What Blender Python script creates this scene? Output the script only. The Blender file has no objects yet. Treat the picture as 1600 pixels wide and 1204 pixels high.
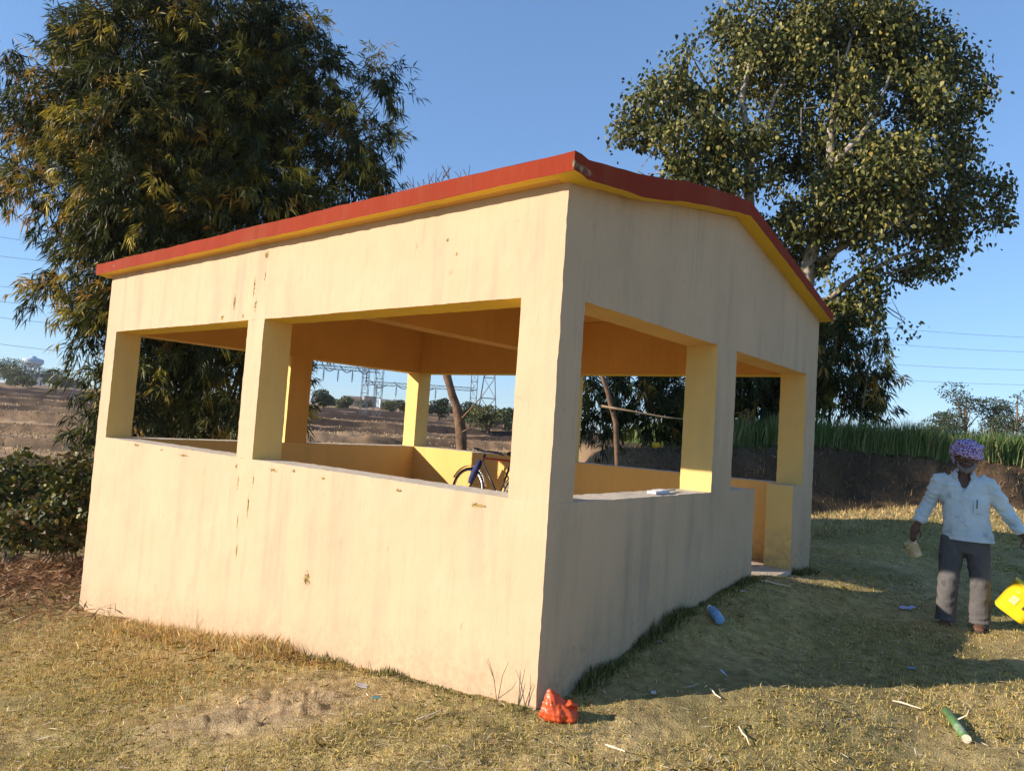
import bpy, bmesh, math, random
import numpy as np
from mathutils import Vector, Matrix
random.seed(7); RNG = np.random.default_rng(7)
SC = bpy.context.scene
COL = SC.collection

# ------------------------------------------------------------------ camera
F = 1092.57; YAW, PITCH, ROLL = 0.6895, 0.0592, 0.0666
CAM = np.array([2.4363, -3.3638, 1.6])
FW = np.array([-math.sin(YAW)*math.cos(PITCH), math.cos(YAW)*math.cos(PITCH), math.sin(PITCH)])
_r = np.array([math.cos(YAW), math.sin(YAW), 0.0]); _u = np.cross(_r, FW)
RT = math.cos(ROLL)*_r + math.sin(ROLL)*_u
UP = -math.sin(ROLL)*_r + math.cos(ROLL)*_u
cam = bpy.data.cameras.new('camera'); cam_o = bpy.data.objects.new('camera', cam); COL.objects.link(cam_o)
cam.sensor_width = 36; cam.lens = F/1600*36; cam.clip_end = 4000; cam.clip_start = 0.05
cam_o.matrix_world = Matrix(((RT[0], UP[0], -FW[0], CAM[0]), (RT[1], UP[1], -FW[1], CAM[1]), (RT[2], UP[2], -FW[2], CAM[2]), (0, 0, 0, 1)))
SC.camera = cam_o

# ------------------------------------------------------------------ light
LIGHT = np.array([0.764, 1.0, -0.467]); LIGHT /= np.linalg.norm(LIGHT)      # the way the sunlight travels
EL = math.asin(-LIGHT[2])
world = bpy.data.worlds.new('World'); SC.world = world; world.use_nodes = True
wn = world.node_tree; bg = wn.nodes['Background']
sky = wn.nodes.new('ShaderNodeTexSky'); sky.sky_type = 'NISHITA'; sky.sun_disc = False
sky.sun_elevation = EL; sky.sun_rotation = math.atan2(-LIGHT[0], -LIGHT[1]); sky.altitude = 100
sky.air_density = 1.0; sky.dust_density = 0.0; sky.ozone_density = 5.0
gm = wn.nodes.new('ShaderNodeGamma'); gm.inputs[1].default_value = 0.62; wn.links.new(sky.outputs[0], gm.inputs[0])   # hazy winter air: less difference between zenith and horizon
tn = wn.nodes.new('ShaderNodeMix'); tn.data_type = 'RGBA'; tn.blend_type = 'MULTIPLY'; tn.inputs[0].default_value = 1
tn.inputs[7].default_value = (1.00, 1.22, 1.50, 1); wn.links.new(gm.outputs[0], tn.inputs[6])
wn.links.new(tn.outputs[2], bg.inputs[0]); bg.inputs[1].default_value = 0.135
sun = bpy.data.lights.new('sun', 'SUN'); sun.energy = 4.8; sun.angle = math.radians(0.5); sun.color = (1.0, 0.86, 0.74)
sun_o = bpy.data.objects.new('sun', sun); COL.objects.link(sun_o)
sun_o.rotation_euler = Vector(LIGHT).to_track_quat('-Z', 'Y').to_euler()
SC.view_settings.view_transform = 'Standard'; SC.view_settings.look = 'None'; SC.view_settings.gamma = 1
SC.view_settings.exposure = 0.85; SC.view_settings.use_curve_mapping = False
SC.cycles.max_bounces = 6; SC.cycles.diffuse_bounces = 4; SC.cycles.transparent_max_bounces = 4

# ------------------------------------------------------------------ helpers
def at(x, y, d):
    """point seen in the photograph at x, y (1600 wide), d metres ahead"""
    return CAM + d*(FW + (x-800)/F*RT - (y-602)/F*UP)

def hash3(i, j, k, seed):
    n = (i*374761393 + j*668265263 + k*2147483647 + seed*1274126177) & 0xFFFFFFFF
    n = ((n ^ (n >> 13))*1274126177) & 0xFFFFFFFF
    n = ((n ^ (n >> 16))*2246822519) & 0xFFFFFFFF
    return ((n ^ (n >> 15)) & 0xFFFFFF)/float(0xFFFFFF)
def vnoise(P, scale=1.0, seed=0):
    """value noise -1..1"""
    P = np.asarray(P, float)*scale
    if P.shape[-1] == 2: P = np.concatenate([P, np.zeros(P.shape[:-1]+(1,))], -1)
    I = np.floor(P).astype(np.int64); f = P-I; f = f*f*(3-2*f); o = 0
    for a in (0, 1):
        for b in (0, 1):
            for c in (0, 1):
                w = (f[..., 0] if a else 1-f[..., 0])*(f[..., 1] if b else 1-f[..., 1])*(f[..., 2] if c else 1-f[..., 2])
                o = o + w*hash3(I[..., 0]+a, I[..., 1]+b, I[..., 2]+c, seed)
    return o*2-1
def fbm(P, scale, seed=0, n=3):
    return sum(vnoise(P, scale*2**k, seed+k)*0.5**k for k in range(n))
def ss(a, b, x):
    t = np.clip((x-a)/(b-a), 0, 1); return t*t*(3-2*t)
def nrm(v):
    return v/np.maximum(np.linalg.norm(v, axis=-1, keepdims=True), 1e-9)

def link(name, me, m=None, parent=None):
    o = bpy.data.objects.new(name, me); COL.objects.link(o)
    if m is not None and not me.materials:
        for q in (m if isinstance(m, (list, tuple)) else [m]): me.materials.append(q)
    o.parent = parent
    return o
def tag(o, label=None, cat=None, group=None, kind=None):
    if label: o['label'] = label
    if cat: o['category'] = cat
    if group: o['group'] = group
    if kind: o['kind'] = kind
    return o
def thing(name, label, cat, loc=(0, 0, 0), rz=0, group=None):
    o = bpy.data.objects.new(name, None); COL.objects.link(o); o.empty_display_size = 0.1
    o.location = loc; o.rotation_euler = (0, 0, rz)
    return tag(o, label, cat, group)
def copy_tree(o, parent=None):
    c = o.copy(); COL.objects.link(c); c.parent = parent
    for ch in list(o.children):
        copy_tree(ch, c)
    return c
def mesh_np(name, V, faces_flat, nper, col=None, smooth=False, matidx=None):
    me = bpy.data.meshes.new(name); V = np.ascontiguousarray(V, np.float32)
    faces_flat = np.ascontiguousarray(faces_flat, np.int32).ravel(); n = len(faces_flat)//nper
    me.vertices.add(len(V)); me.vertices.foreach_set('co', V.ravel())
    me.loops.add(len(faces_flat)); me.loops.foreach_set('vertex_index', faces_flat)
    me.polygons.add(n); me.polygons.foreach_set('loop_start', np.arange(n, dtype=np.int32)*nper)
    if matidx is not None: me.polygons.foreach_set('material_index', np.ascontiguousarray(matidx, np.int32))
    if smooth: me.polygons.foreach_set('use_smooth', np.ones(n, bool))
    me.update(calc_edges=True)
    if col is not None:
        a = me.color_attributes.new('Col', 'FLOAT_COLOR', 'POINT')
        c = np.ones((len(V), 4), np.float32); c[:, :3] = col; a.data.foreach_set('color', c.ravel())
    return me
def from_bm(name, bm, smooth=False):
    me = bpy.data.meshes.new(name); bmesh.ops.recalc_face_normals(bm, faces=bm.faces)
    bm.to_mesh(me); bm.free()
    if smooth: me.polygons.foreach_set('use_smooth', [True]*len(me.polygons))
    return me
class MB:
    """collects shapes into one mesh"""
    def __init__(s): s.V = []; s.Fc = []
    def add(s, V, Fc):
        o = len(s.V); s.V += [tuple(map(float, v)) for v in V]; s.Fc += [tuple(i+o for i in f) for f in Fc]
    def box(s, a, b):
        x0, y0, z0 = a; x1, y1, z1 = b
        s.add([(x0, y0, z0), (x1, y0, z0), (x1, y1, z0), (x0, y1, z0), (x0, y0, z1), (x1, y0, z1), (x1, y1, z1), (x0, y1, z1)],
              [(3, 2, 1, 0), (4, 5, 6, 7), (0, 1, 5, 4), (1, 2, 6, 5), (2, 3, 7, 6), (3, 0, 4, 7)])
    def tube(s, pts, rad, n=8, cap=True, flat=None):
        pts = [np.array(p, float) for p in pts]; m = len(pts)
        if not hasattr(rad, '__len__'): rad = [rad]*m
        V = []; ref = None
        for i in range(m):
            t = pts[min(i+1, m-1)]-pts[max(i-1, 0)]; t = t/max(np.linalg.norm(t), 1e-9)
            if ref is None:
                ref = np.cross(t, (0, 0, 1.0)) if abs(t[2]) < 0.9 else np.cross(t, (0, 1.0, 0))
            ref = ref - t*(ref@t); ref = ref/max(np.linalg.norm(ref), 1e-9); b = np.cross(t, ref)
            ra, rb = rad[i] if hasattr(rad[i], '__len__') else (rad[i], rad[i])
            for k in range(n):
                a = 2*math.pi*k/n; V.append(pts[i]+ref*ra*math.cos(a)+b*rb*math.sin(a))
        Fc = [(i*n+k, i*n+(k+1) % n, (i+1)*n+(k+1) % n, (i+1)*n+k) for i in range(m-1) for k in range(n)]
        if cap: Fc += [tuple(range(n-1, -1, -1)), tuple((m-1)*n+k for k in range(n))]
        s.add(V, Fc)
    def rings(s, rings, cap=True):
        """rings: list of lists of points, same count"""
        n = len(rings[0]); V = [p for r in rings for p in r]; m = len(rings)
        Fc = [(i*n+k, i*n+(k+1) % n, (i+1)*n+(k+1) % n, (i+1)*n+k) for i in range(m-1) for k in range(n)]
        if cap: Fc += [tuple(range(n-1, -1, -1)), tuple((m-1)*n+k for k in range(n))]
        s.add(V, Fc)
    def lathe(s, prof, n=24, loc=(0, 0, 0)):
        R = [[(loc[0]+r*math.cos(2*math.pi*k/n), loc[1]+r*math.sin(2*math.pi*k/n), loc[2]+z) for k in range(n)] for r, z in prof]
        s.rings(R)
    def ball(s, c, r, n=14, m=9):
        rx, ry, rz = r if hasattr(r, '__len__') else (r, r, r)
        R = []
        for i in range(m+1):
            t = math.pi*(0.02+0.96*i/m)
            R.append([(c[0]+rx*math.sin(t)*math.cos(2*math.pi*k/n), c[1]+ry*math.sin(t)*math.sin(2*math.pi*k/n), c[2]-rz*math.cos(t)) for k in range(n)])
        s.rings(R)
    def mesh(s, name, smooth=False):
        me = bpy.data.meshes.new(name); me.from_pydata(s.V, [], s.Fc); me.update()
        if smooth: me.polygons.foreach_set('use_smooth', [True]*len(me.polygons))
        return me
    def build(s, name, m, parent=None, smooth=False):
        return link(name, s.mesh(name, smooth), m, parent)
def remeshed(mb, name, voxel, smooth_it=3, wrinkle=None):
    """one continuous skin over the collected shapes"""
    o = bpy.data.objects.new('tmp', mb.mesh('tmp')); COL.objects.link(o)
    r = o.modifiers.new('r', 'REMESH'); r.mode = 'VOXEL'; r.voxel_size = voxel
    q = o.modifiers.new('s', 'SMOOTH'); q.iterations = smooth_it; q.factor = 0.5
    dg = bpy.context.evaluated_depsgraph_get(); dg.update()
    me = bpy.data.meshes.new_from_object(o.evaluated_get(dg)); me.name = name
    bpy.data.objects.remove(o)
    if wrinkle:
        n = len(me.vertices); V = np.empty(n*3, np.float32); me.vertices.foreach_get('co', V); V = V.reshape(-1, 3)
        N = np.array([v.normal[:] for v in me.vertices]); V = V+N*wrinkle(V)[:, None]
        me.vertices.foreach_set('co', V.astype(np.float32).ravel()); me.update()
    me.polygons.foreach_set('use_smooth', [True]*len(me.polygons))
    return me

# ------------------------------------------------------------------ materials
MATS = {}
def mat(name, color, rough=0.7, var=0.15, scale=8, bump=0.0, bscale=40, metal=0.0, attr=False, transl=0.0, spec=0.3, stretch=None, dark=None, mode='Object'):
    """principled with procedural variation of tone (noise) and relief"""
    if name in MATS: return MATS[name]
    m = bpy.data.materials.new(name); m.use_nodes = True; nt = m.node_tree; N = nt.nodes; L = nt.links
    b = N['Principled BSDF']; out = N['Material Output']
    b.inputs['Roughness'].default_value = rough; b.inputs['Metallic'].default_value = metal
    b.inputs['Specular IOR Level'].default_value = spec
    tc = N.new('ShaderNodeTexCoord'); mp = N.new('ShaderNodeMapping')
    L.new(tc.outputs[mode], mp.inputs[0])
    if stretch: mp.inputs['Scale'].default_value = stretch
    no = N.new('ShaderNodeTexNoise'); no.inputs['Scale'].default_value = scale; no.inputs['Detail'].default_value = 5
    L.new(mp.outputs[0], no.inputs[0])
    mr = N.new('ShaderNodeMapRange'); mr.inputs[1].default_value = 0.3; mr.inputs[2].default_value = 0.7
    mr.inputs[3].default_value = 1-var; mr.inputs[4].default_value = 1+var
    L.new(no.outputs[0], mr.inputs[0])
    mx = N.new('ShaderNodeMix'); mx.data_type = 'RGBA'; mx.blend_type = 'MULTIPLY'; mx.inputs[0].default_value = 1
    if attr:
        at_ = N.new('ShaderNodeVertexColor'); at_.layer_name = 'Col'; L.new(at_.outputs[0], mx.inputs[6])
    else: mx.inputs[6].default_value = (*color, 1)
    L.new(mr.outputs[0], mx.inputs[7]); cur = mx.outputs[2]
    if dark:
        n2 = N.new('ShaderNodeTexNoise'); n2.inputs['Scale'].default_value = dark[1]; n2.inputs['Detail'].default_value = 6
        L.new(mp.outputs[0], n2.inputs[0])
        r2 = N.new('ShaderNodeMapRange'); r2.inputs[1].default_value = dark[2]; r2.inputs[2].default_value = dark[2]+dark[3]; L.new(n2.outputs[0], r2.inputs[0])
        m2 = N.new('ShaderNodeMix'); m2.data_type = 'RGBA'; L.new(r2.outputs[0], m2.inputs[0]); L.new(cur, m2.inputs[6]); m2.inputs[7].default_value = (*dark[0], 1)
        cur = m2.outputs[2]
    L.new(cur, b.inputs['Base Color'])
    if bump:
        nb = N.new('ShaderNodeTexNoise'); nb.inputs['Scale'].default_value = bscale; nb.inputs['Detail'].default_value = 6
        L.new(mp.outputs[0], nb.inputs[0])
        bp = N.new('ShaderNodeBump'); bp.inputs['Strength'].default_value = bump; bp.inputs['Distance'].default_value = 0.02
        L.new(nb.outputs[0], bp.inputs['Height']); L.new(bp.outputs[0], b.inputs['Normal'])
    if transl:
        t = N.new('ShaderNodeBsdfTranslucent'); L.new(cur, t.inputs[0])
        ms = N.new('ShaderNodeMixShader'); ms.inputs[0].default_value = transl
        L.new(b.outputs[0], ms.inputs[1]); L.new(t.outputs[0], ms.inputs[2]); L.new(ms.outputs[0], out.inputs[0])
    MATS[name] = m
    return m

def plaster(name, color, stain, amount, chips=(), chip_col=(0.3, 0.22, 0.06), bump=0.25):
    """painted lime plaster: vertical weather streaks, brush marks, chipped spots at given places"""
    m = bpy.data.materials.new(name); m.use_nodes = True; nt = m.node_tree; N = nt.nodes; L = nt.links
    b = N['Principled BSDF']; b.inputs['Roughness'].default_value = 0.85; b.inputs['Specular IOR Level'].default_value = 0.2
    geo = N.new('ShaderNodeNewGeometry')
    def noise(scale, stretch=(1, 1, 1), detail=6, rough=0.6):
        mp = N.new('ShaderNodeMapping'); mp.inputs['Scale'].default_value = stretch; L.new(geo.outputs['Position'], mp.inputs[0])
        n = N.new('ShaderNodeTexNoise'); n.inputs['Scale'].default_value = scale; n.inputs['Detail'].default_value = detail; n.inputs['Roughness'].default_value = rough
        L.new(mp.outputs[0], n.inputs[0]); return n.outputs[0]
    def rng(v, a, c, lo=0, hi=1):
        r = N.new('ShaderNodeMapRange'); r.inputs[1].default_value = a; r.inputs[2].default_value = c; r.inputs[3].default_value = lo; r.inputs[4].default_value = hi
        L.new(v, r.inputs[0]); return r.outputs[0]
    def math_(op, a, c):
        q = N.new('ShaderNodeMath'); q.operation = op
        for i, v in enumerate((a, c)):
            if isinstance(v, (int, float)): q.inputs[i].default_value = v
            else: L.new(v, q.inputs[i])
        return q.outputs[0]
    def mix(f, a, c, mode='MIX'):
        x = N.new('ShaderNodeMix'); x.data_type = 'RGBA'; x.blend_type = mode
        if isinstance(f, (int, float)): x.inputs[0].default_value = f
        else: L.new(f, x.inputs[0])
        for i, v in ((6, a), (7, c)):
            if isinstance(v, tuple): x.inputs[i].default_value = (*v, 1)
            else: L.new(v, x.inputs[i])
        return x.outputs[2]
    base = mix(rng(noise(1.3), 0.35, 0.7), tuple(c*1.04 for c in color), tuple(c*0.93 for c in color))
    streak = math_('MULTIPLY', rng(noise(5, (1, 1, 0.09)), 0.48, 0.74), rng(noise(0.9), 0.36, 0.62))
    base = mix(math_('MULTIPLY', streak, amount), base, stain)
    fine = rng(noise(22, (1, 1, 0.12), 3), 0.56, 0.8); base = mix(math_('MULTIPLY', fine, amount*0.5), base, stain)
    blot = rng(noise(9, (1, 1, 0.6)), 0.66, 0.74); base = mix(math_('MULTIPLY', blot, amount*0.9), base, tuple(c*0.8 for c in stain))
    spot = rng(noise(34, (1, 1, 0.5), 2), 0.765, 0.785); base = mix(math_('MULTIPLY', spot, 0.75), base, tuple(c*0.35 for c in chip_col))
    sx = N.new('ShaderNodeSeparateXYZ'); L.new(geo.outputs['Position'], sx.inputs[0])
    hg = math_('SUBTRACT', math_('SUBTRACT', sx.outputs['Z'], math_('MULTIPLY', sx.outputs['X'], 0.135)), math_('MULTIPLY', sx.outputs['Y'], 0.09))
    mud = math_('MULTIPLY', rng(math_('ADD', hg, math_('MULTIPLY', noise(7), -0.5)), 0.12, -0.28), rng(noise(18), 0.35, 0.65)); base = mix(math_('MULTIPLY', mud, 0.55), base, (0.30, 0.215, 0.12))
    hgt = math_('ADD', math_('MULTIPLY', noise(60, (1, 1, 0.5), 6), 0.6), math_('MULTIPLY', noise(5, (1, 1, 0.5), 3), 2.2))
    cm = None
    edge = noise(48, (1, 1, 1), 5, 0.75)
    for (cx, cy, cz, rx, rz) in chips:
        mp = N.new('ShaderNodeMapping'); mp.vector_type = 'TEXTURE'
        mp.inputs['Location'].default_value = (cx, cy, cz); mp.inputs['Scale'].default_value = (rx, 0.3 if rx < 0.3 else rx, rz)
        L.new(geo.outputs['Position'], mp.inputs[0])
        ln = N.new('ShaderNodeVectorMath'); ln.operation = 'LENGTH'; L.new(mp.outputs[0], ln.inputs[0])
        k = rng(math_('ADD', ln.outputs['Value'], math_('MULTIPLY', edge, 3.4)), 2.3, 2.22)
        cm = k if cm is None else math_('MAXIMUM', cm, k)
    if cm is not None:
        cc = mix(rng(noise(30), 0.42, 0.58), chip_col, tuple(c*0.3 for c in chip_col))
        base = mix(cm, base, cc)
        hgt = math_('SUBTRACT', hgt, math_('MULTIPLY', cm, 1.5))
    L.new(base, b.inputs['Base Color'])
    bp = N.new('ShaderNodeBump'); bp.inputs['Strength'].default_value = bump; bp.inputs['Distance'].default_value = 0.012
    L.new(hgt, bp.inputs['Height']); L.new(bp.outputs[0], b.inputs['Normal'])
    return m

# ------------------------------------------------------------------ ground
BX, BY = np.array([-math.sin(YAW), math.cos(YAW)]), np.array([math.cos(YAW), math.sin(YAW)])
def ds_of(X, Y):
    return (X-CAM[0])*BX[0]+(Y-CAM[1])*BX[1], (X-CAM[0])*BY[0]+(Y-CAM[1])*BY[1]
def xy(d, s):
    return CAM[0]+d*BX[0]+s*BY[0], CAM[1]+d*BX[1]+s*BY[1]
BUNDS = [(27, .7), (34, .25), (43, .4), (54, .5), (62, .35), (75, .6), (92, .6), (112, .7), (140, .7)]
def ground_z(X, Y, fine=True):
    X = np.asarray(X, float); Y = np.asarray(Y, float); P = np.stack([X, Y], -1)
    d, s = ds_of(X, Y)
    z = 1.7*np.tanh(0.145*np.minimum(X, 0)/1.7)
    z = z + 0.032*np.clip(Y, 0, 16)*ss(-10, -2, X)
    z = z + 0.2*np.exp(-(np.maximum(X, 0)/0.7)**2)*ss(0.2, 2, Y)*(1-0.8*ss(3.4, 5.2, Y))*ss(-3, -1, X)
    # litter mound and rough ground left of the building
    z = z + 0.25*np.exp(-((X+9)/1.8)**2-((Y-0.2)/1.5)**2)
    z = z + 0.10*np.exp(-((X+2.6)/0.9)**2-((Y+0.35)/0.4)**2) + 0.06*np.exp(-((X+4.2)/0.8)**2-((Y+0.3)/0.35)**2)
    far = np.interp(d, [0, 160, 300, 420, 3000], [-1.75, -1.75, 1.2, 3.2, 3.2])
    wob = vnoise(np.stack([s*0.05, d*0.0], -1), 1, 5)*2.5+vnoise(np.stack([s*0.3, d*0.05], -1), 1, 6)*0.5
    for i, (b, h) in enumerate(BUNDS):
        w = wob+vnoise(np.stack([s*0.02+i*9, d*0], -1), 1, 9)*4
        far = far + h*ss(-.5-.008*b, .35, d-b-w+.3*vnoise(np.stack([s*0.5, d*0+i], -1), 1, 12)) + .16*np.exp(-((d-b-w-.6)/.5)**2)*(0.6+0.5*vnoise(np.stack([s*0.4, d*0+i], -1), 1, 13))
    far = far + 0.12*fbm(P, 0.2, 3, 3)*ss(20, 40, d)*(1-ss(150, 300, d))
    far = far + (0.10*fbm(P, 0.8, 17, 3)+0.08*np.abs(fbm(P, 2.1, 19, 2)))*ss(16, 24, d)*(1-ss(70, 140, d))
    z = z*(1-ss(15, 25, d))+far*ss(15, 25, d)
    # ploughed clods behind the building
    cl = ss(8, 11, d)*(1-ss(22, 30, d))*ss(-3.5, -1.5, s)*(1-ss(1.5, 3, s))
    z = z + cl*np.maximum(0, fbm(P, 0.9, 21, 4))*0.7
    # raised field: bank and plateau
    bm_ = ss(17.2, 18.9, d+0.35*fbm(P, 0.5, 31, 3))*ss(0.4, 3.2, s+0.6*vnoise(P, 0.5, 33))
    z = z*(1-bm_)+(1.18+0.32*ss(4, 8, s)+0.06*fbm(P, 0.8, 35, 3))*bm_ + 0.16*ss(16.8, 17.8, d)*(1-ss(18.4, 19.2, d))*ss(1, 4, s)*np.abs(fbm(P, 0.8, 37, 4))+bm_*(1-ss(19, 21, d))*0.12*np.abs(fbm(P, 3, 39, 3))
    if fine:
        nr = 1-ss(9, 20, d)
        z = z + nr*(0.03*fbm(P, 0.9, 41, 3)+0.014*fbm(P, 4, 44, 3)+0.008*np.abs(fbm(P, 17, 47, 2)))
        z = z + nr*(0.03*np.maximum(0, fbm(P*np.array([1.0, 1.6]), 6, 51, 3))+0.012*np.abs(fbm(P, 22, 55, 2)))*bare(X, Y)
    return z
def bare(X, Y):
    """where soil shows between the grass"""
    P = np.stack([X, Y], -1)
    b = np.exp(-(((X+1.35)*.83+(Y+1.0)*-.55)/.55)**2-(((X+1.35)*.55+(Y+1.0)*.83)/.75)**2)*1.25 + 0.5*np.exp(-((X-2.6)/1.2)**2-((Y-2.6)/0.8)**2)
    return np.clip(b+0.45*fbm(P, 0.8, 61, 3)-0.05, 0, 1)

ang_in = np.arange(-44, 44.01, 0.19); ang_out = np.concatenate([np.arange(-180, -44, 3.4), np.arange(46, 180, 3.35)])
angs = np.radians(np.sort(np.concatenate([ang_in, ang_out])))
rad = [0.3]
while rad[-1] < 2600: rad.append(rad[-1]*1.0155 if rad[-1] > 2.2 else rad[-1]+0.12)
rad = np.array(rad)
A, R = np.meshgrid(angs, rad); D_ = R*np.cos(A); S_ = R*np.sin(A)
GX, GY = xy(D_, S_); GZ = ground_z(GX, GY)
nr_, na_ = A.shape; P2 = np.stack([GX, GY], -1)
straw = np.array([0.50, 0.36, 0.165]); soil = np.array([0.48, 0.36, 0.20]); dkgrass = np.array([0.22, 0.20, 0.075]); dksoil = np.array([0.075, 0.05, 0.034])
brown = np.array([0.30, 0.185, 0.10])
gcol = np.ones(GX.shape+(3,))*(np.array([0.49, 0.375, 0.155]))
b_ = bare(GX, GY)[..., None]; gcol = gcol*(1-b_)+soil*b_
g_ = ss(0.1, 0.5, fbm(P2, 0.7, 71, 3))[..., None]; gcol = gcol*(1-0.5*g_)+dkgrass*0.5*g_
n5 = fbm(P2, 9, 73, 3)[..., None]; gcol = gcol*(1+0.18*n5)
lit_ = (np.exp(-((GX+9.2)/2.2)**2-((GY-0.3)/2.0)**2))[..., None]; gcol = gcol*(1-lit_)+np.array([0.22, 0.12, 0.06])*lit_
# fields behind: dry stubble strips, ploughed strips, bund sides with their shade deepened in the colour
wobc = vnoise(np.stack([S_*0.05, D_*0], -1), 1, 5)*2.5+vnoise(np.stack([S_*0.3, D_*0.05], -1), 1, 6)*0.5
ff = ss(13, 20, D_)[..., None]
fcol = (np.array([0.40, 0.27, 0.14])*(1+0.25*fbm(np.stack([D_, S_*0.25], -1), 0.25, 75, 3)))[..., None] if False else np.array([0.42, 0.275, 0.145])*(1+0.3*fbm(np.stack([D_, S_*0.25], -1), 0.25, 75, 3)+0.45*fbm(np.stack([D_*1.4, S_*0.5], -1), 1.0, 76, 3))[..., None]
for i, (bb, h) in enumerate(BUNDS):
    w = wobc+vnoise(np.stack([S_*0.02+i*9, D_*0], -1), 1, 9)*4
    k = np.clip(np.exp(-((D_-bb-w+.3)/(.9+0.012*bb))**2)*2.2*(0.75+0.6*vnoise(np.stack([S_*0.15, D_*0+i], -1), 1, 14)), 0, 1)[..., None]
    fcol = fcol*(1-k)+dksoil*k  # darker colour on the step faces, painted to strengthen their weak shade
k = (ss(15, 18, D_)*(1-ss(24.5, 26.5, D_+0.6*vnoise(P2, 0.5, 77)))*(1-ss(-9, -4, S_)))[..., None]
fcol = fcol*(1-k)+dksoil*k  # same dark tone over the left strip before the first bund
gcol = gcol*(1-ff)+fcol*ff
bmk = (ss(16.9, 17.6, D_+0.35*fbm(P2, 0.5, 31, 3))*ss(0.4, 3.2, S_))[..., None]
bcol = np.array([0.12, 0.078, 0.046])*(1+0.4*fbm(P2, 1.4, 79, 3))[..., None]
edge_ = ss(1.2, 4.2, S_)[..., None]; bcol = bcol*edge_+np.array([0.42, 0.29, 0.16])*(1-edge_)
gcol = gcol*(1-bmk)+bcol*bmk
idx = np.arange(nr_*na_).reshape(nr_, na_); nx = np.roll(idx, -1, 1)
q = np.stack([idx[:-1], nx[:-1], nx[1:], idx[1:]], -1).reshape(-1, 4)[:, ::-1]
V = np.stack([GX, GY, GZ], -1).reshape(-1, 3)
cv0 = len(V); V = np.vstack([V, [CAM[0], CAM[1], float(ground_z(CAM[0], CAM[1]))]])
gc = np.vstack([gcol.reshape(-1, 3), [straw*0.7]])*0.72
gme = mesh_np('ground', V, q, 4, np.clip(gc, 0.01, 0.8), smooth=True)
M_ground = mat('ground_soil', (1, 1, 1), 0.95, 0.3, 14, 0.7, 90, attr=True, spec=0.1)
g_o = tag(link('ground', gme, M_ground), kind='structure')
# close the small hole under the camera
bmh = bmesh.new(); ring = [bmh.verts.new(V[i]) for i in idx[0]]; c0 = bmh.verts.new(V[cv0])
for i in range(len(ring)): bmh.faces.new((ring[i], ring[(i+1) % len(ring)], c0))
tag(link('ground_patch', from_bm('ground_patch', bmh), mat('soil_patch', tuple(straw*0.7), 0.95)), kind='structure')

# ------------------------------------------------------------------ pavilion
Lb, Wb, H, ZS, ZH, T = 6.729, 5.163, 3.09, 1.163, 2.413, 0.285
RISE = 0.506
M_cream = plaster('cream_paint', (0.54, 0.39, 0.24), (0.29, 0.25, 0.185), 0.75,
    chips=[(-2.30, 0, 0.30, 0.055, 0.085), (-3.42, 0, 2.55, 0.03, 0.07), (-3.47, 0, 2.72, 0.02, 0.12), (-3.62, 0, 2.46, 0.03, 0.03),
           (-4.0, 0, 2.46, 0.05, 0.035), (-3.8, 0, 2.6, 0.035, 0.1), (-3.45, 0, 0.95, 0.015, 0.12), (-3.2, 0, 0.98, 0.015, 0.07), (-3.4, 0, 0.6, 0.012, 0.1), (-3.5, 0, 1.08, 0.03, 0.03), (-2.2, 0, 1.1, 0.04, 0.018), (-5.0, 0, 1.12, 0.05, 0.016), (-3.3, 0, 2.8, 0.012, 0.1), (-3.25, 0, 0.75, 0.02, 0.14), (-3.3, 0, 3.0, 0.05, 0.05), (-3.37, 0, 0.35, 0.02, 0.09), (-1.0, 0, 2.86, 0.018, 0.02), (-0.9, 0, 2.75, 0.02, 0.02),
           (-2.9, 0, 1.1, 0.09, 0.02), (-2.6, 0, 1.12, 0.05, 0.02), (-1.3, 0, 1.1, 0.05, 0.018), (-0.55, 0, 1.09, 0.1, 0.018), (-5.6, 0, 1.13, 0.12, 0.02), (-4.5, 0, 1.1, 0.12, 0.018)])
M_shade = M_cream
M_inner = plaster('yellow_inner_paint', (0.68, 0.37, 0.095), (0.38, 0.23, 0.085), 0.3)
M_reveal = plaster('pale_yellow_reveal_paint', (0.74, 0.53, 0.185), (0.46, 0.35, 0.16), 0.3)
M_red = plaster('red_oxide_roof_paint', (0.235, 0.034, 0.014), (0.25, 0.07, 0.034), 0.75, chips=[(.12, -.125, 3.14, .022, .035), (-6.4, -.125, 3.17, .03, .02)], chip_col=(.40, .28, .16), bump=0.5); M_red.node_tree.nodes['Principled BSDF'].inputs['Specular IOR Level'].default_value = 0.08
M_soffit = plaster('yellow_soffit_paint', (0.84, 0.55, 0.06), (0.5, 0.33, 0.1), 0.3)
M_ledge = plaster('worn_grey_ledge', (0.55, 0.50, 0.40), (0.35, 0.32, 0.26), 0.7, bump=0.5)
M_conc = mat('grey_concrete', (0.36, 0.33, 0.29), 0.9, 0.25, 5, 0.4, 60)
def wob(P):
    """hand-plastered unevenness, the same field for all pieces so joints stay closed"""
    P = np.asarray(P, float)
    a = np.stack([vnoise(P, 1.1, 101+i)*0.002+vnoise(P, 5, 104+i)*0.0012+vnoise(P, 18, 107+i)*0.0018+vnoise(P, 42, 113+i)*0.002 for i in range(3)], -1)
    return P+a
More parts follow.
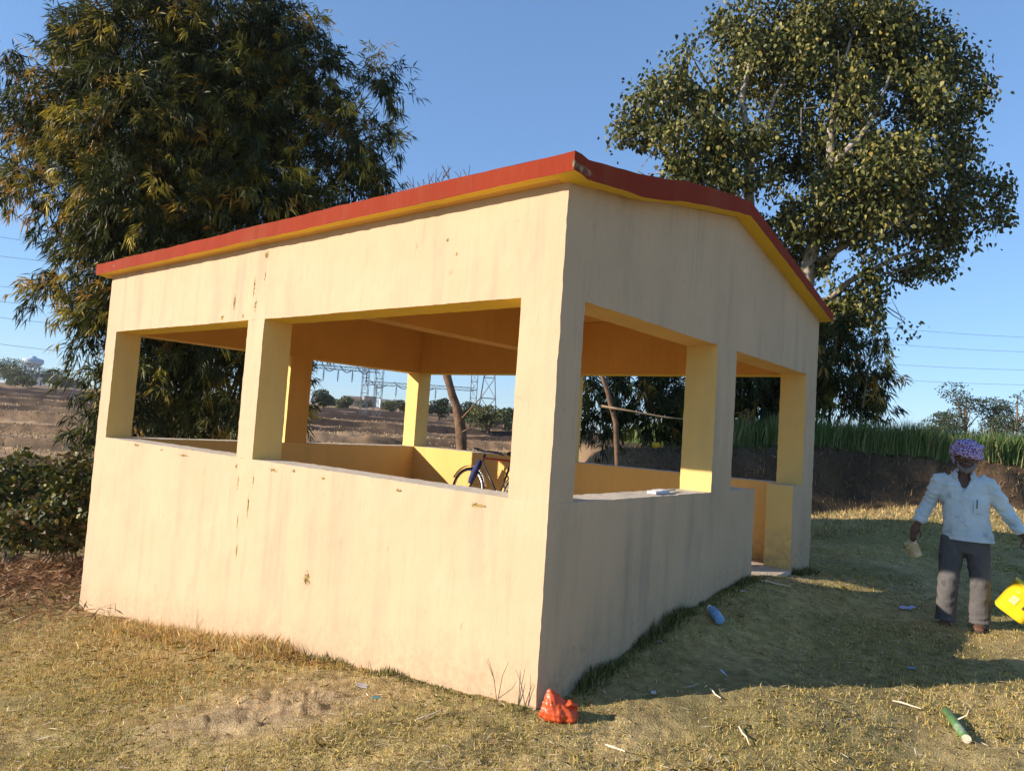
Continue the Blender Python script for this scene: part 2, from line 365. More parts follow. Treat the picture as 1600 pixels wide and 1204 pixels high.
def panelled(name, quads, parent, mats, step=0.045):
    """quads: (p00, p10, p11, p01, material index); subdivided and slightly uneven"""
    Vs, Fs, Ms = [], [], []; off = 0
    for (a, b, c, d, mi) in quads:
        a, b, c, d = map(lambda p: np.array(p, float), (a, b, c, d))
        nu = max(1, int(round(max(np.linalg.norm(b-a), np.linalg.norm(c-d))/step))); nv = max(1, int(round(max(np.linalg.norm(d-a), np.linalg.norm(c-b))/step)))
        u = np.linspace(0, 1, nu+1)[None, :, None]; v = np.linspace(0, 1, nv+1)[:, None, None]
        G = (a*(1-u)+b*u)*(1-v)+(d*(1-u)+c*u)*v
        Vs.append(G.reshape(-1, 3)); ii = np.arange((nu+1)*(nv+1)).reshape(nv+1, nu+1)+off
        Fs.append(np.stack([ii[:-1, :-1], ii[:-1, 1:], ii[1:, 1:], ii[1:, :-1]], -1).reshape(-1, 4)); Ms += [mi]*(nu*nv); off += (nu+1)*(nv+1)
    me = mesh_np(name, wob(np.vstack(Vs)), np.vstack(Fs), 4, matidx=Ms)
    return link(name, me, mats, parent)
M_lowin = plaster('pale_ochre_inner_paint', (0.74, 0.47, 0.15), (0.45, 0.3, 0.12), 0.35)
WM = [M_cream, M_inner, M_reveal, M_ledge, M_soffit, M_lowin]
def block(name, x0, x1, y0, y1, z0, z1, parent, mi, skip=()):
    """mi: material per face -x +x -y +y -z +z"""
    f = {'-x': ((x0, y1, z0), (x0, y0, z0), (x0, y0, z1), (x0, y1, z1)), '+x': ((x1, y0, z0), (x1, y1, z0), (x1, y1, z1), (x1, y0, z1)),
         '-y': ((x0, y0, z0), (x1, y0, z0), (x1, y0, z1), (x0, y0, z1)), '+y': ((x1, y1, z0), (x0, y1, z0), (x0, y1, z1), (x1, y1, z1)),
         '-z': ((x0, y1, z0), (x1, y1, z0), (x1, y0, z0), (x0, y0, z0)), '+z': ((x0, y0, z1), (x1, y0, z1), (x1, y1, z1), (x0, y1, z1))}
    return panelled(name, [f[k]+(m,) for k, m in zip(('-x', '+x', '-y', '+y', '-z', '+z'), mi) if k not in skip], parent, WM)
pav = thing('pavilion', 'open cream plastered pavilion with red edged gable roof', 'pavilion')
X0, X1 = -Lb, 0.0; Y0, Y1 = 0.0, Wb; ZB = -1.3
O, I, R_, G_, S_F, I2 = 0, 1, 2, 3, 4, 5
# low walls (parapets)
def low(x0, x1, y0, y1, mi, skip=(), zt=ZS): return block('low_wall', x0, x1, y0, y1, ZB, zt, pav, mi, ('-z',)+tuple(skip))
low(X0, X1, Y0, T, (O, O, O, I2, O, G_))                                         # sunlit long side
low(X0, X0+T, T, Y1-T, (O, I2, I2, I2, O, G_), ('-y', '+y'))                        # far end
low(X0, X1, Y1-T, Y1, (O, O, I2, O, O, G_))                                       # back
low(X1-T, X1, T, 3.33, (I, O, I, R_, O, G_), ('-y',))                            # shaded end up to the doorway
low(X1-T, X1, 4.48, Y1-T, (I, O, R_, I, O, G_), ('+y',))                         # stub beyond the doorway
# columns
def colm(x0, x1, y0, y1, mi): return block('column', x0, x1, y0, y1, ZS, ZH, pav, mi, ('-z', '+z'))
colm(-0.31, 0, 0, 0.253, (R_, O, O, R_, O, O))                                   # near corner
colm(-3.52, -3.25, 0, T, (R_, R_, O, I, O, O))
colm(-Lb, -6.455, 0, T, (O, R_, O, R_, O, O))
colm(-T, 0, 2.314, 2.73, (I, O, R_, R_, O, O))
colm(-T, 0, 4.776, Wb, (R_, O, R_, O, O, O))
colm(-Lb, -Lb+T, 2.37, 2.73, (O, I, R_, R_, O, O))
colm(-Lb, -Lb+T, Wb-T, Wb, (O, R_, R_, O, O, O))
colm(-3.52, -3.25, Wb-T, Wb, (R_, R_, I, O, O, O))
# upper walls
SL = RISE/(Wb/2)
def zr(y): return H+SL*(Wb/2-abs(y-Wb/2))
block('upper_wall', X0, X1, Y0, T, ZH, H+0.05, pav, (O, O, O, I, S_F, I), ('+z',))
block('upper_wall', X0, X1, Y1-T, Y1, ZH, H+0.05, pav, (O, O, I, O, S_F, I), ('+z',))
for (xa, xb, outx) in ((X1-T, X1, 'b'), (X0, X0+T, 'a')):
    qs = []
    for (ya, yb) in ((T, Wb/2), (Wb/2, Wb-T)):
        za, zb = zr(ya), zr(yb)
        qs.append(((xb, ya, ZH), (xb, yb, ZH), (xb, yb, zb), (xb, ya, za), O if outx == 'b' else I))
        qs.append(((xa, yb, ZH), (xa, ya, ZH), (xa, ya, za), (xa, yb, zb), I if outx == 'b' else O))
        qs.append(((xa, yb, ZH), (xb, yb, ZH), (xb, ya, ZH), (xa, ya, ZH), I2))
    xo = xb if outx == 'b' else xa
    for ya, yb in ((Y0, T), (Wb-T, Wb)):     # little triangles over the long walls
        qs.append(((xo, ya, H), (xo, yb, H), (xo, yb, zr(yb)), (xo, ya, zr(ya)), O))
    panelled('upper_wall', qs, pav, WM)
# cross beam and floor
block('cross_beam', -3.5, -3.24, T, Wb-T, 2.63, 3.3, pav, (I, I, I, I, I, I), ('-y', '+y'))
block('floor', X0+T, X1-T, T, Wb-T, 0.1, 0.27, pav, (G_, G_, G_, G_, G_, G_), ('-z',))
block('door_step', X1-T+0.003, X1+0.02, 3.34, 4.47, 0.05, 0.275, pav, (G_,)*6, ('-z',))
# roof slab: gable, thickness varies along the edge like the hand-made original
OV = 0.125
def slab():
    ys = np.concatenate([np.linspace(-OV, Wb/2, 40), np.linspace(Wb/2, Wb+OV, 40)[1:]])
    xs = np.linspace(X0-OV-0.06, X1+OV, 90); t_of = np.interp(ys, [-OV, 0.3, 0.9, 1.8, 2.6, 4, Wb+OV], [0.115, 0.13, 0.155, 0.15, 0.125, 0.11, 0.10])
    q_top, q_bot = [], []
    zb = np.array([zr(y) if 0 <= y <= Wb else H+(0.014 if y < 0 else -0.01) for y in ys])+0.002
    zb = zb-0.035*np.exp(-((ys-0.75)/0.45)**2)*1.0
    Xg, Yg = np.meshgrid(xs, ys, indexing='ij')
    endw = ss(-1.2, 0, Xg-X1)            # the sagging edge only near the gable end
    zbase = np.array([zr(y) if 0 <= y <= Wb else H+(0.014 if y < 0 else -0.01) for y in ys])+0.002
    Zb = zbase[None]*(1-endw)+(zb[None])*endw
    Zb = np.where(Xg < X1-0.001, zbase[None]+0*Xg, Zb) if False else Zb
    tt = 0.126*(1-endw)+t_of[None]*endw
    edge_n = 0.003*vnoise(np.stack([Xg, Yg], -1), 2.2, 201)+0.004*vnoise(np.stack([Xg, Yg], -1), 9, 203)
    out = (Xg > X1+0.01) | (Xg < X0-0.01) | (Yg < -0.01) | (Yg > Wb+0.01)
    Zb = np.where(out, Zb+edge_n, np.maximum(Zb, zbase[None]+0.0))
    Zt = np.maximum(Zb, zbase[None]-0.03)+tt
    return xs, ys, Xg, Yg, Zb, Zt
xs, ys, Xg, Yg, Zb, Zt = slab()
n1, n2 = Xg.shape; ii = np.arange(n1*n2).reshape(n1, n2)
quad = np.stack([ii[:-1, :-1], ii[1:, :-1], ii[1:, 1:], ii[:-1, 1:]], -1).reshape(-1, 4)
Vt = np.stack([Xg, Yg, Zt], -1).reshape(-1, 3); Vb = np.stack([Xg, Yg, Zb], -1).reshape(-1, 3)
roof = link('roof', mesh_np('roof', np.vstack([Vt, Vb]), np.vstack([quad, quad[:, ::-1]+n1*n2]), 4, matidx=[0]*len(quad)+[2 if (a_ < 1 or b_ > X1 or c_ > Wb or b_ < X0) else 1 for a_, b_, c_ in zip((quad % n2).min(1), Xg.ravel()[quad].mean(1), Yg.ravel()[quad].mean(1))]), [M_conc, M_inner, M_soffit], pav)
def fascia(a, flip):
    n = len(a); V = np.vstack([Vt[a], Vb[a]]); mid = []
    # slight outward nose so the edge reads as rendered cement
    F_ = [(i, i+1, n+i+1, n+i) for i in range(n-1)]
    F_ = [f[::-1] for f in F_] if flip else F_
    jit = np.stack([vnoise(V, 6, 211)*0.004, vnoise(V, 6, 213)*0.004, 0*V[:, 0]], -1)
    return link('fascia', mesh_np('fascia', V+jit, np.array(F_), 4), M_red, roof)
fascia(ii[:, 0], True); fascia(ii[-1, :], True); fascia(ii[:, -1], False); fascia(ii[0, :], False)
#PART2
# ------------------------------------------------------------------ foliage tools
def leaf_mesh(name, P, D, S, ln, wd, col, droop=0.0, shape='blade'):
    """n leaves: base P, direction D, side S"""
    n = len(P); ln = ln[:, None]; wd = wd[:, None]
    dn = np.array([0, 0, -1.0])
    if shape == 'blade':
        V = np.stack([P, P+D*ln*0.4+S*wd*0.5, P+D*ln+dn*ln*droop, P+D*ln*0.4-S*wd*0.5], 1); k = 4
    else:
        V = np.stack([P, P+D*ln*0.12+S*wd*0.42, P+D*ln*0.45+S*wd*0.5, P+D*ln+dn*ln*droop, P+D*ln*0.45-S*wd*0.5, P+D*ln*0.12-S*wd*0.42], 1); k = 6
    return mesh_np(name, V.reshape(-1, 3), np.arange(n*k), k, np.repeat(col, k, 0))
def rdir(n): return nrm(RNG.normal(size=(n, 3)))
def palette(n, cols, w, var=0.25):
    c = np.array(cols)[RNG.choice(len(cols), n, p=np.array(w)/sum(w))]
    return c*(1+var*(RNG.random((n, 1))*2-1))
def in_lobe(n, shell=0.55):
    d = rdir(n); r = RNG.random(n)**(1/3); r = shell+(1-shell)*r if shell else r
    return d, d*r[:, None]
M_bleaf = mat('bamboo_leaf', (1, 1, 1), 0.55, 0.1, 3, attr=True, transl=0.25, spec=0.25)
M_pleaf = mat('broad_leaf', (1, 1, 1), 0.5, 0.1, 3, attr=True, transl=0.18, spec=0.25)
M_culm = mat('bamboo_culm', (0.16, 0.13, 0.05), 0.5, 0.3, 4)
M_bark = mat('pale_bark', (0.30, 0.26, 0.20), 0.9, 0.35, 5, 0.6, 30)
M_dbark = mat('brown_bark', (0.16, 0.10, 0.06), 0.9, 0.35, 6, 0.8, 30)
M_twig = mat('dry_twig', (0.26, 0.19, 0.11), 0.9, 0.3, 8)

BAM_COL = [(0.03, 0.04, 0.008), (0.085, 0.09, 0.014), (0.36, 0.28, 0.036), (0.42, 0.25, 0.045)]
def sprays(centres, outs, per=7, leaves=9, ln=(0.17, 0.32), w=(0.022, 0.040), cols=BAM_COL, wts=(6, 3.4, 1.6, .6), down=0.6, spread=0.26):
    """plumes: a drooping twig carries several tufts of narrow leaves; each plume keeps one tone"""
    m = len(centres); tone = palette(m, cols, wts, 0.25)
    ax = nrm(outs*0.8+rdir(m)*0.5+np.array([0, 0, -0.25]))
    t = RNG.random((m, per, 1)); C = centres[:, None]+ax[:, None]*(t-.35)*spread*3.2+np.array([0, 0, -1.0])*(t**2)*spread*1.3+RNG.normal(size=(m, per, 3))*spread*.38
    O = nrm(ax[:, None]*.9+RNG.normal(size=(m, per, 3))*.45); tone = tone[:, None]*(.85+.3*RNG.random((m, per, 1)))*np.ones((1, per, 1))
    C = C.reshape(-1, 3); O = O.reshape(-1, 3); tone = tone.reshape(-1, 3); k = leaves; n = len(C)*k
    O = np.repeat(O, k, 0); P = np.repeat(C, k, 0)+O*(RNG.random((n, 1))*0.2-0.05)+RNG.normal(size=(n, 3))*0.03
    D = nrm(O*0.9+rdir(n)*0.75+np.array([0, 0, -down]))
    S = nrm(np.cross(D, rdir(n)))
    return P, D, S, RNG.uniform(*ln, n), RNG.uniform(*w, n), np.repeat(tone, k, 0)*(0.8+0.4*RNG.random((n, 1)))
def grow(name_mesh, lobes, d0, dens, shell, leaves, mpp_depth=1.0, shrink=0.0):
    """lobes: (x, y, rx, ry, depth shift) as seen in the photograph around depth d0; returns spray arrays"""
    out = []; mpp = d0/F
    for (x, y, rx, ry, dd) in lobes:
        c = at(x, y, d0+dd); a, b = max(rx*mpp-shrink, .3), max(ry*mpp-shrink, .3); dp = (a+b)/2*mpp_depth
        n = int(dens*(a*b*dp)**(2/3)*9)
        dr, q = in_lobe(n, shell)
        # lumpy surface
        lump = 1+0.22*fbm(dr*1.0+np.array([x*0.01, y*0.01, 0]), 2.2, 301, 2)
        q = q*lump[:, None]
        Wd = q[:, :1]*a*RT+q[:, 1:2]*b*UP+q[:, 2:]*dp*FW
        out.append((c+Wd, nrm(Wd)))
    return np.vstack([o[0] for o in out]), np.vstack([o[1] for o in out])

# ------------------------------------------------------------------ large bamboo clump on the left
d0 = 16.5
LOB = [(200, 70, 100, 95, -.6), (330, 30, 120, 90, 0), (440, 60, 80, 90, .4), (500, 130, 60, 80, .6), (110, 160, 80, 75, -.5), (30, 190, 60, 55, -.4), (15, 90, 34, 38, -.2),
       (30, 265, 50, 50, -.7), (230, 190, 130, 100, -1.0), (370, 190, 120, 120, -.2), (590, 115, 52, 48, .5), (610, 215, 40, 42, .4), (540, 220, 75, 90, .3), (590, 275, 42, 34, .4),
       (110, 290, 85, 65, -1.0), (240, 310, 110, 80, -1.4), (400, 320, 120, 90, -.5), (520, 310, 80, 60, .2), (170, 380, 90, 50, -1.2), (300, 420, 120, 75, -.9), (110, 440, 62, 42, -1.0), (200, 470, 90, 55, -1.2),
       (150, 520, 50, 38, -1.2), (230, 560, 80, 60, -.8), (165, 580, 42, 40, -1.3), (330, 540, 110, 70, -.4), (160, 645, 34, 44, -1.4), (230, 640, 60, 50, -.8), (340, 640, 90, 60, -.4), (430, 480, 110, 90, .2), (430, 610, 60, 70, .4),
       (135, 690, 26, 22, -1.5), (280, 150, 190, 190, .9), (330, 380, 190, 190, 1.0)]
C_, O_ = grow('b', LOB, d0, 10.5, 0.3, 9, 1.0, 0.33)
base_b = np.array([*xy(17.2, (330-800)/F*17.2), 0]); base_b[2] = float(ground_z(base_b[0], base_b[1], False))-0.1
bam = thing('bamboo_clump', 'huge dense bamboo clump with yellowish leaf tips left of the pavilion', 'bamboo', tuple(base_b))
link('crown', leaf_mesh('crown', *[a-base_b if i == 0 else a for i, a in enumerate(sprays(C_, O_))], droop=0.18), M_bleaf, bam)
mbc = MB()
for i in range(46):
    lb = LOB[i % len(LOB)]; tip = at(lb[0], lb[1], d0+lb[4])-base_b+rdir(1)[0]*0.5
    b0 = np.array([random.gauss(0, .55), random.gauss(0, .55), 0]); mid = np.array([b0[0]*1.6+tip[0]*0.25, b0[1]*1.6+tip[1]*0.25, max(tip[2], 1.2)*0.72])
    pts = [(1-t)**2*b0+2*t*(1-t)*mid+t*t*tip for t in np.linspace(0, 1, 7)]
    mbc.tube(pts, [0.045*(1-0.75*t) for t in np.linspace(0, 1, 7)], 5)
tag(mbc.build('culms', M_culm, bam, True), kind='stuff')
# long thin shoot leaning out at the far left
sh = MB(); pts = [at(x, y, 15.5)-base_b for x, y in ((110, 440), (70, 380), (30, 340), (4, 322))]; sh.tube(pts, [.012, .01, .008, .004], 4); sh.build('shoot', M_culm, bam)

# ------------------------------------------------------------------ smaller bamboo thicket behind the bank
d1 = 20.5
LOB2 = [(930, 600, 60, 50, 0), (1000, 610, 70, 55, .3), (1080, 590, 70, 70, .2), (1160, 570, 70, 80, 0), (1240, 560, 70, 80, .2), (1310, 540, 50, 70, -.3), (1355, 590, 45, 50, -.2), (1310, 610, 60, 45, 0), (940, 660, 50, 35, -.5), (1020, 650, 60, 40, 0), (1100, 640, 60, 40, 0), (1190, 630, 70, 40, 0), (1370, 530, 28, 36, -.3)]
C2, O2 = grow('b2', LOB2, d1, 7, 0.3, 9, 1.0, 0.3)
b2 = np.array([*xy(21, (1140-800)/F*21), 0]); b2[2] = float(ground_z(b2[0], b2[1], False))-0.05
th = thing('bamboo_thicket', 'low dark bamboo thicket below the tall leafy tree behind the pavilion', 'bamboo', tuple(b2))
link('crown', leaf_mesh('crown', *[a-b2 if i == 0 else a for i, a in enumerate(sprays(C2, O2, 7, 9, (.2, .36), (.03, .05), wts=(6, 3, 1, .4)))], droop=0.2), M_bleaf, th)
mbc = MB()
for i in range(26):
    lb = LOB2[i % len(LOB2)]; tip = at(lb[0], lb[1]-15, d1+lb[4])-b2
    b0 = np.array([tip[0]*0.8+random.gauss(0, .3), tip[1]*0.8+random.gauss(0, .3), 0])
    pts = [b0*(1-t)+tip*t+np.array([0, 0, .5*math.sin(math.pi*t)]) for t in np.linspace(0, 1, 5)]; mbc.tube(pts, [.035, .03, .025, .02, .01], 5)
tag(mbc.build('culms', M_culm, th, True), kind='stuff')

# ------------------------------------------------------------------ tall broad-leaved tree on the right
d2 = 22.0
LOB3 = [(1190, 50, 95, 70, 0), (1110, 110, 75, 60, -.4), (1330, 40, 95, 70, .3), (1430, 90, 75, 62, .2), (1030, 165, 62, 48, -.3), (990, 215, 40, 36, -.2), (1070, 230, 75, 50, -.9), (1150, 190, 70, 60, -1.2),
        (1010, 262, 46, 24, -.3), (1100, 290, 85, 40, -.8), (1280, 150, 85, 75, -1.0), (1390, 170, 90, 70, -.8), (1480, 160, 62, 55, .2), (1500, 95, 38, 26, .4), (1200, 250, 55, 45, .9), (1200, 310, 65, 45, -.7), (1260, 330, 60, 50, -1.0),
        (1370, 270, 90, 62, -1.2), (1470, 250, 62, 52, .1), (1290, 250, 60, 50, .6), (1360, 350, 80, 48, -1.0), (1460, 330, 70, 42, -.1), (1545, 290, 42, 26, .1), (1555, 335, 34, 20, .1), (1500, 370, 48, 24, 0),
        (1390, 415, 70, 40, -.6), (1450, 420, 46, 30, -.1), (1310, 430, 60, 45, -.3), (1350, 480, 60, 36, -.2), (1270, 400, 50, 50, .2), (1400, 500, 36, 34, 0), (1290, 500, 55, 45, 0), (1230, 440, 50, 60, .4), (1400, 270, 110, 120, .8), (1280, 90, 160, 90, .8)]
base_p = np.array([*xy(22, (1245-800)/F*22), 0]); base_p[2] = float(ground_z(base_p[0], base_p[1], False))-0.1
C3, O3 = grow('p', LOB3, d2, 17, 0.3, 8, 0.9, 0.15)
k = 16; n = len(C3)*k
Pp = np.repeat(C3, k, 0)+RNG.normal(size=(n, 3))*0.22; Dp = nrm(np.repeat(O3, k, 0)*0.35+rdir(n)*0.75+np.array([0, 0, -0.85])); Sp = nrm(np.cross(Dp, rdir(n)))
keep = fbm(Pp, 0.6, 332, 2) > -0.20
cl = palette(n, [(0.045, 0.055, 0.014), (0.11, 0.115, 0.026), (0.24, 0.22, 0.06), (0.34, 0.25, 0.05)], (4, 4, 2.4, .3), .25)
Pp, Dp, Sp, cl = Pp[keep], Dp[keep], Sp[keep], cl[keep]; n = len(Pp)
tree = thing('peepal_tree', 'tall spreading broad leaved tree with pale branches behind the pavilion roof', 'tree', tuple(base_p))
link('crown', leaf_mesh('crown', Pp-base_p, Dp, Sp, RNG.uniform(.09, .18, n), RNG.uniform(.06, .12, n), cl, 0.1, 'heart'), M_pleaf, tree)
mbt = MB()
def limb(pts, r0, r1, n=7):
    P_ = [np.array(p) for p in pts]; Q = []
    for i in range(len(P_)-1):
        for t in (0, .5): Q.append(P_[i]*(1-t)+P_[i+1]*t+rdir(1)[0]*0.04)
    Q.append(P_[-1]); mbt.tube([q-base_p for q in Q], list(np.linspace(r0, r1, len(Q))), n)
tk = lambda x, y, dd=0: at(x, y, d2+dd)
limb([base_p, tk(1248, 560), tk(1256, 450), tk(1268, 390, -.3), tk(1283, 320, -.6), tk(1296, 250, -.9), tk(1297, 200, -1)], .34, .09, 9)
limb([tk(1290, 270, -.8), tk(1325, 232, -1.5), tk(1360, 190, -1.5), tk(1390, 120, -1)], .11, .04)
limb([tk(1297, 205, -1), tk(1310, 140, -.8), tk(1330, 60, -.3), tk(1335, 10)], .08, .03)
limb([tk(1262, 420, -.1), tk(1330, 375, -.8), tk(1420, 340, -.5), tk(1530, 300, .1)], .13, .03)
limb([tk(1252, 500), tk(1330, 440, -.2), tk(1400, 400, -.3), tk(1480, 380, 0)], .12, .03)
limb([base_p+np.array([-.5, .2, 0]), tk(1190, 480, .2), tk(1172, 330, -.2), tk(1170, 260, -.5), tk(1160, 150, -.5), tk(1180, 60)], .24, .05)
limb([base_p+np.array([-.6, .1, 0]), tk(1160, 440, .3), tk(1142, 330, 0), tk(1140, 280, -.4), tk(1090, 180, -.4), tk(1040, 140, -.2)], .2, .04)
limb([tk(1170, 260, -.5), tk(1210, 150, -.8), tk(1260, 80, -.3)], .07, .03)
limb([tk(1142, 300, -.3), tk(1080, 240, -.5), tk(1000, 200, -.2)], .07, .02)
for i in range(90):
    lb = LOB3[i % len(LOB3)]; c = at(lb[0]+random.uniform(-.5, .5)*lb[2], lb[1]+random.uniform(-.5, .5)*lb[3], d2+lb[4]*1.2)
    tip = c+rdir(1)[0]*0.7+np.array([0, 0, .2]); c2 = c+(tk(1260, 400)-c)*0.18
    limb([c2, c, tip], .02, .008, 4)
mbt.build('trunk', M_bark, tree, True)

# ------------------------------------------------------------------ bare trunks and sticks
def bare_tree(name, label, pts, d, r0, r1, branches, m, twigs=None, cat='tree'):
    P_ = [at(x, y, d+(q[0] if q else 0)) for x, y, *q in pts]; b = P_[0].copy(); b[2] = min(b[2], float(ground_z(b[0], b[1])))-0.05
    t = thing(name, label, cat, tuple(b)); mb = MB(); P_[0] = b
    Q = []
    for i in range(len(P_)-1):
        for s_ in (0, .34, .67): Q.append(P_[i]*(1-s_)+P_[i+1]*s_+rdir(1)[0]*r0*0.25)
    Q.append(P_[-1]); mb.tube([q_-b for q_ in Q], [r*(1+.12*random.uniform(-1, 1)) for r in np.linspace(r0, r1, len(Q))], 9); mb.build('trunk', m, t, True)
    for br in branches:
        mb = MB(); B_ = [at(x, y, d+(q[0] if q else 0))-b for x, y, *q in br[1:]]
        mb.tube(B_, list(np.linspace(br[0], br[0]*.4, len(B_))), 6); mb.build('branch', m, t, True)
    if twigs:
        mb = MB()
        for x, y0_, y1_, dx in twigs:
            a = at(x, y0_, d)-b; e = at(x+dx, y1_, d)-b; mb.tube([a, (a+e)/2+rdir(1)[0]*.03, e], [.016, .012, .006], 4)
            for _ in range(2):
                f_ = random.uniform(.4, .8); o = a*(1-f_)+e*f_; g = o+(e-a)*.35+RT*random.choice((-1, 1))*.12; mb.tube([o, g], [.009, .005], 4)
        tag(mb.build('twigs', m, t), kind='stuff')
    return t
bare_tree('bare_tree', 'bare leaning tree trunk with thin twigs standing behind the back wall', [(727, 712), (722, 680), (712, 630), (697, 590), (690, 500), (688, 400), (688, 330)], 14, .115, .05,
          [(.03, 722, 660), ] and [(.028, (722, 655)[0], 655), ][:0] + [(.022, *[]), ][:0] + [], M_dbark,
          twigs=[(650, 330, 276, -5), (658, 325, 280, 4), (672, 320, 270, -3), (680, 318, 264, 2), (686, 318, 268, 8), (702, 312, 258, -2), (694, 318, 280, -4), (722, 306, 268, -2), (728, 306, 258, 6), (640, 335, 300, -2)])
bt = bpy.data.objects['bare_tree']
for (r, *pp) in [(.022, (722, 653), (738, 636), (750, 622)), (.018, (719, 676), (736, 668), (748, 664))]:
    mb = MB(); bb = np.array(bt.location); mb.tube([at(x, y, 13.9)-bb for x, y in pp], [r, r*.8, r*.4], 5); mb.build('branch', M_dbark, bt, True)
bare_tree('leaning_dead_stem', 'thin reddish dead stem leaning in front of the dark thicket', [(974, 712), (962, 660), (950, 615), (938, 575), (930, 540)], 14.5, .055, .04, [], M_dbark)
ls = bpy.data.objects['leaning_dead_stem']; mb = MB(); bb = np.array(ls.location); mb.tube([at(x, y, 14.4)-bb for x, y in ((940, 634), (985, 642), (1040, 652), (1075, 655))], [.025, .022, .02, .012], 5); mb.build('branch', M_twig, ls, True)

# ------------------------------------------------------------------ shrubs
def shrub(name, label, x, y, d, rx, ry, n, ls_, cols, wts, group=None, m=None, base=None):
    c = at(x, y, d); b = np.array([c[0], c[1], float(ground_z(c[0], c[1]))-0.03])
    t = thing(name, label, 'shrub', tuple(b), group=group); a = rx*d/F; e = ry*d/F
    dr, q = in_lobe(n, 0.3); q = q*(1+.35*fbm(dr, 2, int(x)+400, 2))[:, None]; q[:, 2] = np.maximum(q[:, 2], -1.0)
    P_ = np.stack([q[:, 0]*a, q[:, 1]*a, (c[2]-b[2])+q[:, 2]*e], -1); P_[:, 2] = np.maximum(P_[:, 2], .02)
    D = nrm(dr*.6+rdir(n)*.8+np.array([0, 0, -.2])); S = nrm(np.cross(D, rdir(n)))
    link('leaves', leaf_mesh('leaves', P_, D, S, RNG.uniform(ls_*.7, ls_*1.3, n), RNG.uniform(ls_*.5, ls_*.9, n), palette(n, cols, wts), .1, 'heart'), m or M_pleaf, t)
    mb = MB()
    for i in range(max(7, n//250)):
        e_ = P_[random.randrange(n)]; mb.tube([(random.gauss(0, .1), random.gauss(0, .1), 0), e_*np.array([.4, .4, .6]), e_], [.018, .012, .005], 4)
    tag(mb.build('stems', M_twig, t), kind='stuff')
    return t
SHC = [(0.05, 0.06, 0.014), (0.10, 0.105, 0.022), (0.25, 0.22, 0.04), (0.22, 0.13, 0.05)]
shrub('shrub', 'leafy dark shrub at the far left edge in front of the fields', 30, 782, 11.5, 80, 66, 3200, .10, SHC, (5, 4, 1, .4), 'shrubs left of the pavilion')
shrub('shrub', 'leafy dark shrub right against the pavilion far left corner', 112, 785, 10.5, 50, 66, 2700, .09, SHC, (5, 4, 1, .8), 'shrubs left of the pavilion')
shrub('shrub', 'low sprawling shrub in front of the other two left shrubs', 70, 818, 10, 75, 34, 1900, .08, SHC, (4, 3, 1, 2), 'shrubs left of the pavilion')
# trees further left, outside the picture, whose shade falls across the shrubs
def round_tree(name, label, pos, h, r, n, ls_, cols, wts, flat=1.0, trunk=.12, group=None):
    b = np.array([pos[0], pos[1], float(ground_z(pos[0], pos[1], False))-.05]); t = thing(name, label, 'tree', tuple(b), group=group)
    k = 11; cs = np.array([[random.gauss(0, r*.5), random.gauss(0, r*.5), random.uniform(.28*h, h-r*.45*flat)] for _ in range(k)]); cs[:, :2] *= (1.15-.55*((cs[:, 2:]-.28*h)/(.8*h)))
    w = RNG.integers(0, k, n); dr, q = in_lobe(n, .35); P_ = cs[w]+q*np.array([r*.5, r*.5, r*.45*flat])*(.75+.5*RNG.random((k, 1)))[w]*(1+.3*fbm(dr, 2, 77, 2))[:, None]
    P_[:, 2] = np.maximum(P_[:, 2], .1)
    D = nrm(dr*.5+rdir(n)*.8+np.array([0, 0, -.3])); S = nrm(np.cross(D, rdir(n)))
    link('crown', leaf_mesh('crown', P_, D, S, RNG.uniform(ls_*.7, ls_*1.3, n), RNG.uniform(ls_*.5, ls_*.9, n), palette(n, cols, wts), .1, 'heart'), M_pleaf, t)
    mb = MB(); mb.tube([(0, 0, 0), (random.gauss(0, .05), 0, h*.35), (0, random.gauss(0, .1), h*.75)], [trunk, trunk*.8, trunk*.4], 7)
    for c in cs: mb.tube([(0, 0, h*.35), c*.6+np.array([0, 0, h*.15]), c], [trunk*.5, trunk*.3, trunk*.12], 5)
    mb.build('trunk', M_dbark, t, True)
    return t
GC = [(0.045, 0.07, 0.02), (0.09, 0.11, 0.03), (0.15, 0.14, 0.04)]
for i, (x, y, h, r) in enumerate([(-18.5, -7.6, 4.6, 2.3), (-22.5, -6.0, 5.0, 2.6)]):
    round_tree('roadside_tree', ['broad bushy tree beyond the left picture edge, nearer the pavilion', 'broad bushy tree beyond the left picture edge, farther from the pavilion'][i], (x, y), h, r, 5200, .2, GC, (4, 3, 1), group='trees beyond the left edge')

# ------------------------------------------------------------------ wheat on the raised field
def blades(n, X, Y, Z, h, w, lean, col, tipcol=None, bend=0.3):
    a = RNG.uniform(0, 2*math.pi, n); l = RNG.uniform(0, lean, n); b = RNG.uniform(0, 2*math.pi, n)
    side = np.stack([np.cos(a), np.sin(a), 0*a], -1)*w[:, None]/2; dr = np.stack([np.cos(b)*l, np.sin(b)*l, np.sqrt(1-np.minimum(l, .95)**2)], -1)
    B = np.stack([X, Y, Z], -1); mid = B+dr*h[:, None]*.55; tip = B+dr*h[:, None]+np.stack([np.cos(b), np.sin(b), -.6+0*b], -1)*(h*l*bend)[:, None]
    V = np.stack([B-side, B+side, mid+side*.8, tip, mid-side*.8], 1).reshape(-1, 3)
    c = np.repeat(col, 5, 0)
    if tipcol is not None: c = c.reshape(-1, 5, 3); c[:, 3] = tipcol; c = c.reshape(-1, 3)
    return mesh_np('blades', V, np.arange(n*5), 5, c)
M_blade = mat('grass_blade', (1, 1, 1), 0.7, 0.08, 3, attr=True, transl=0.2, spec=0.15)
n = 60000
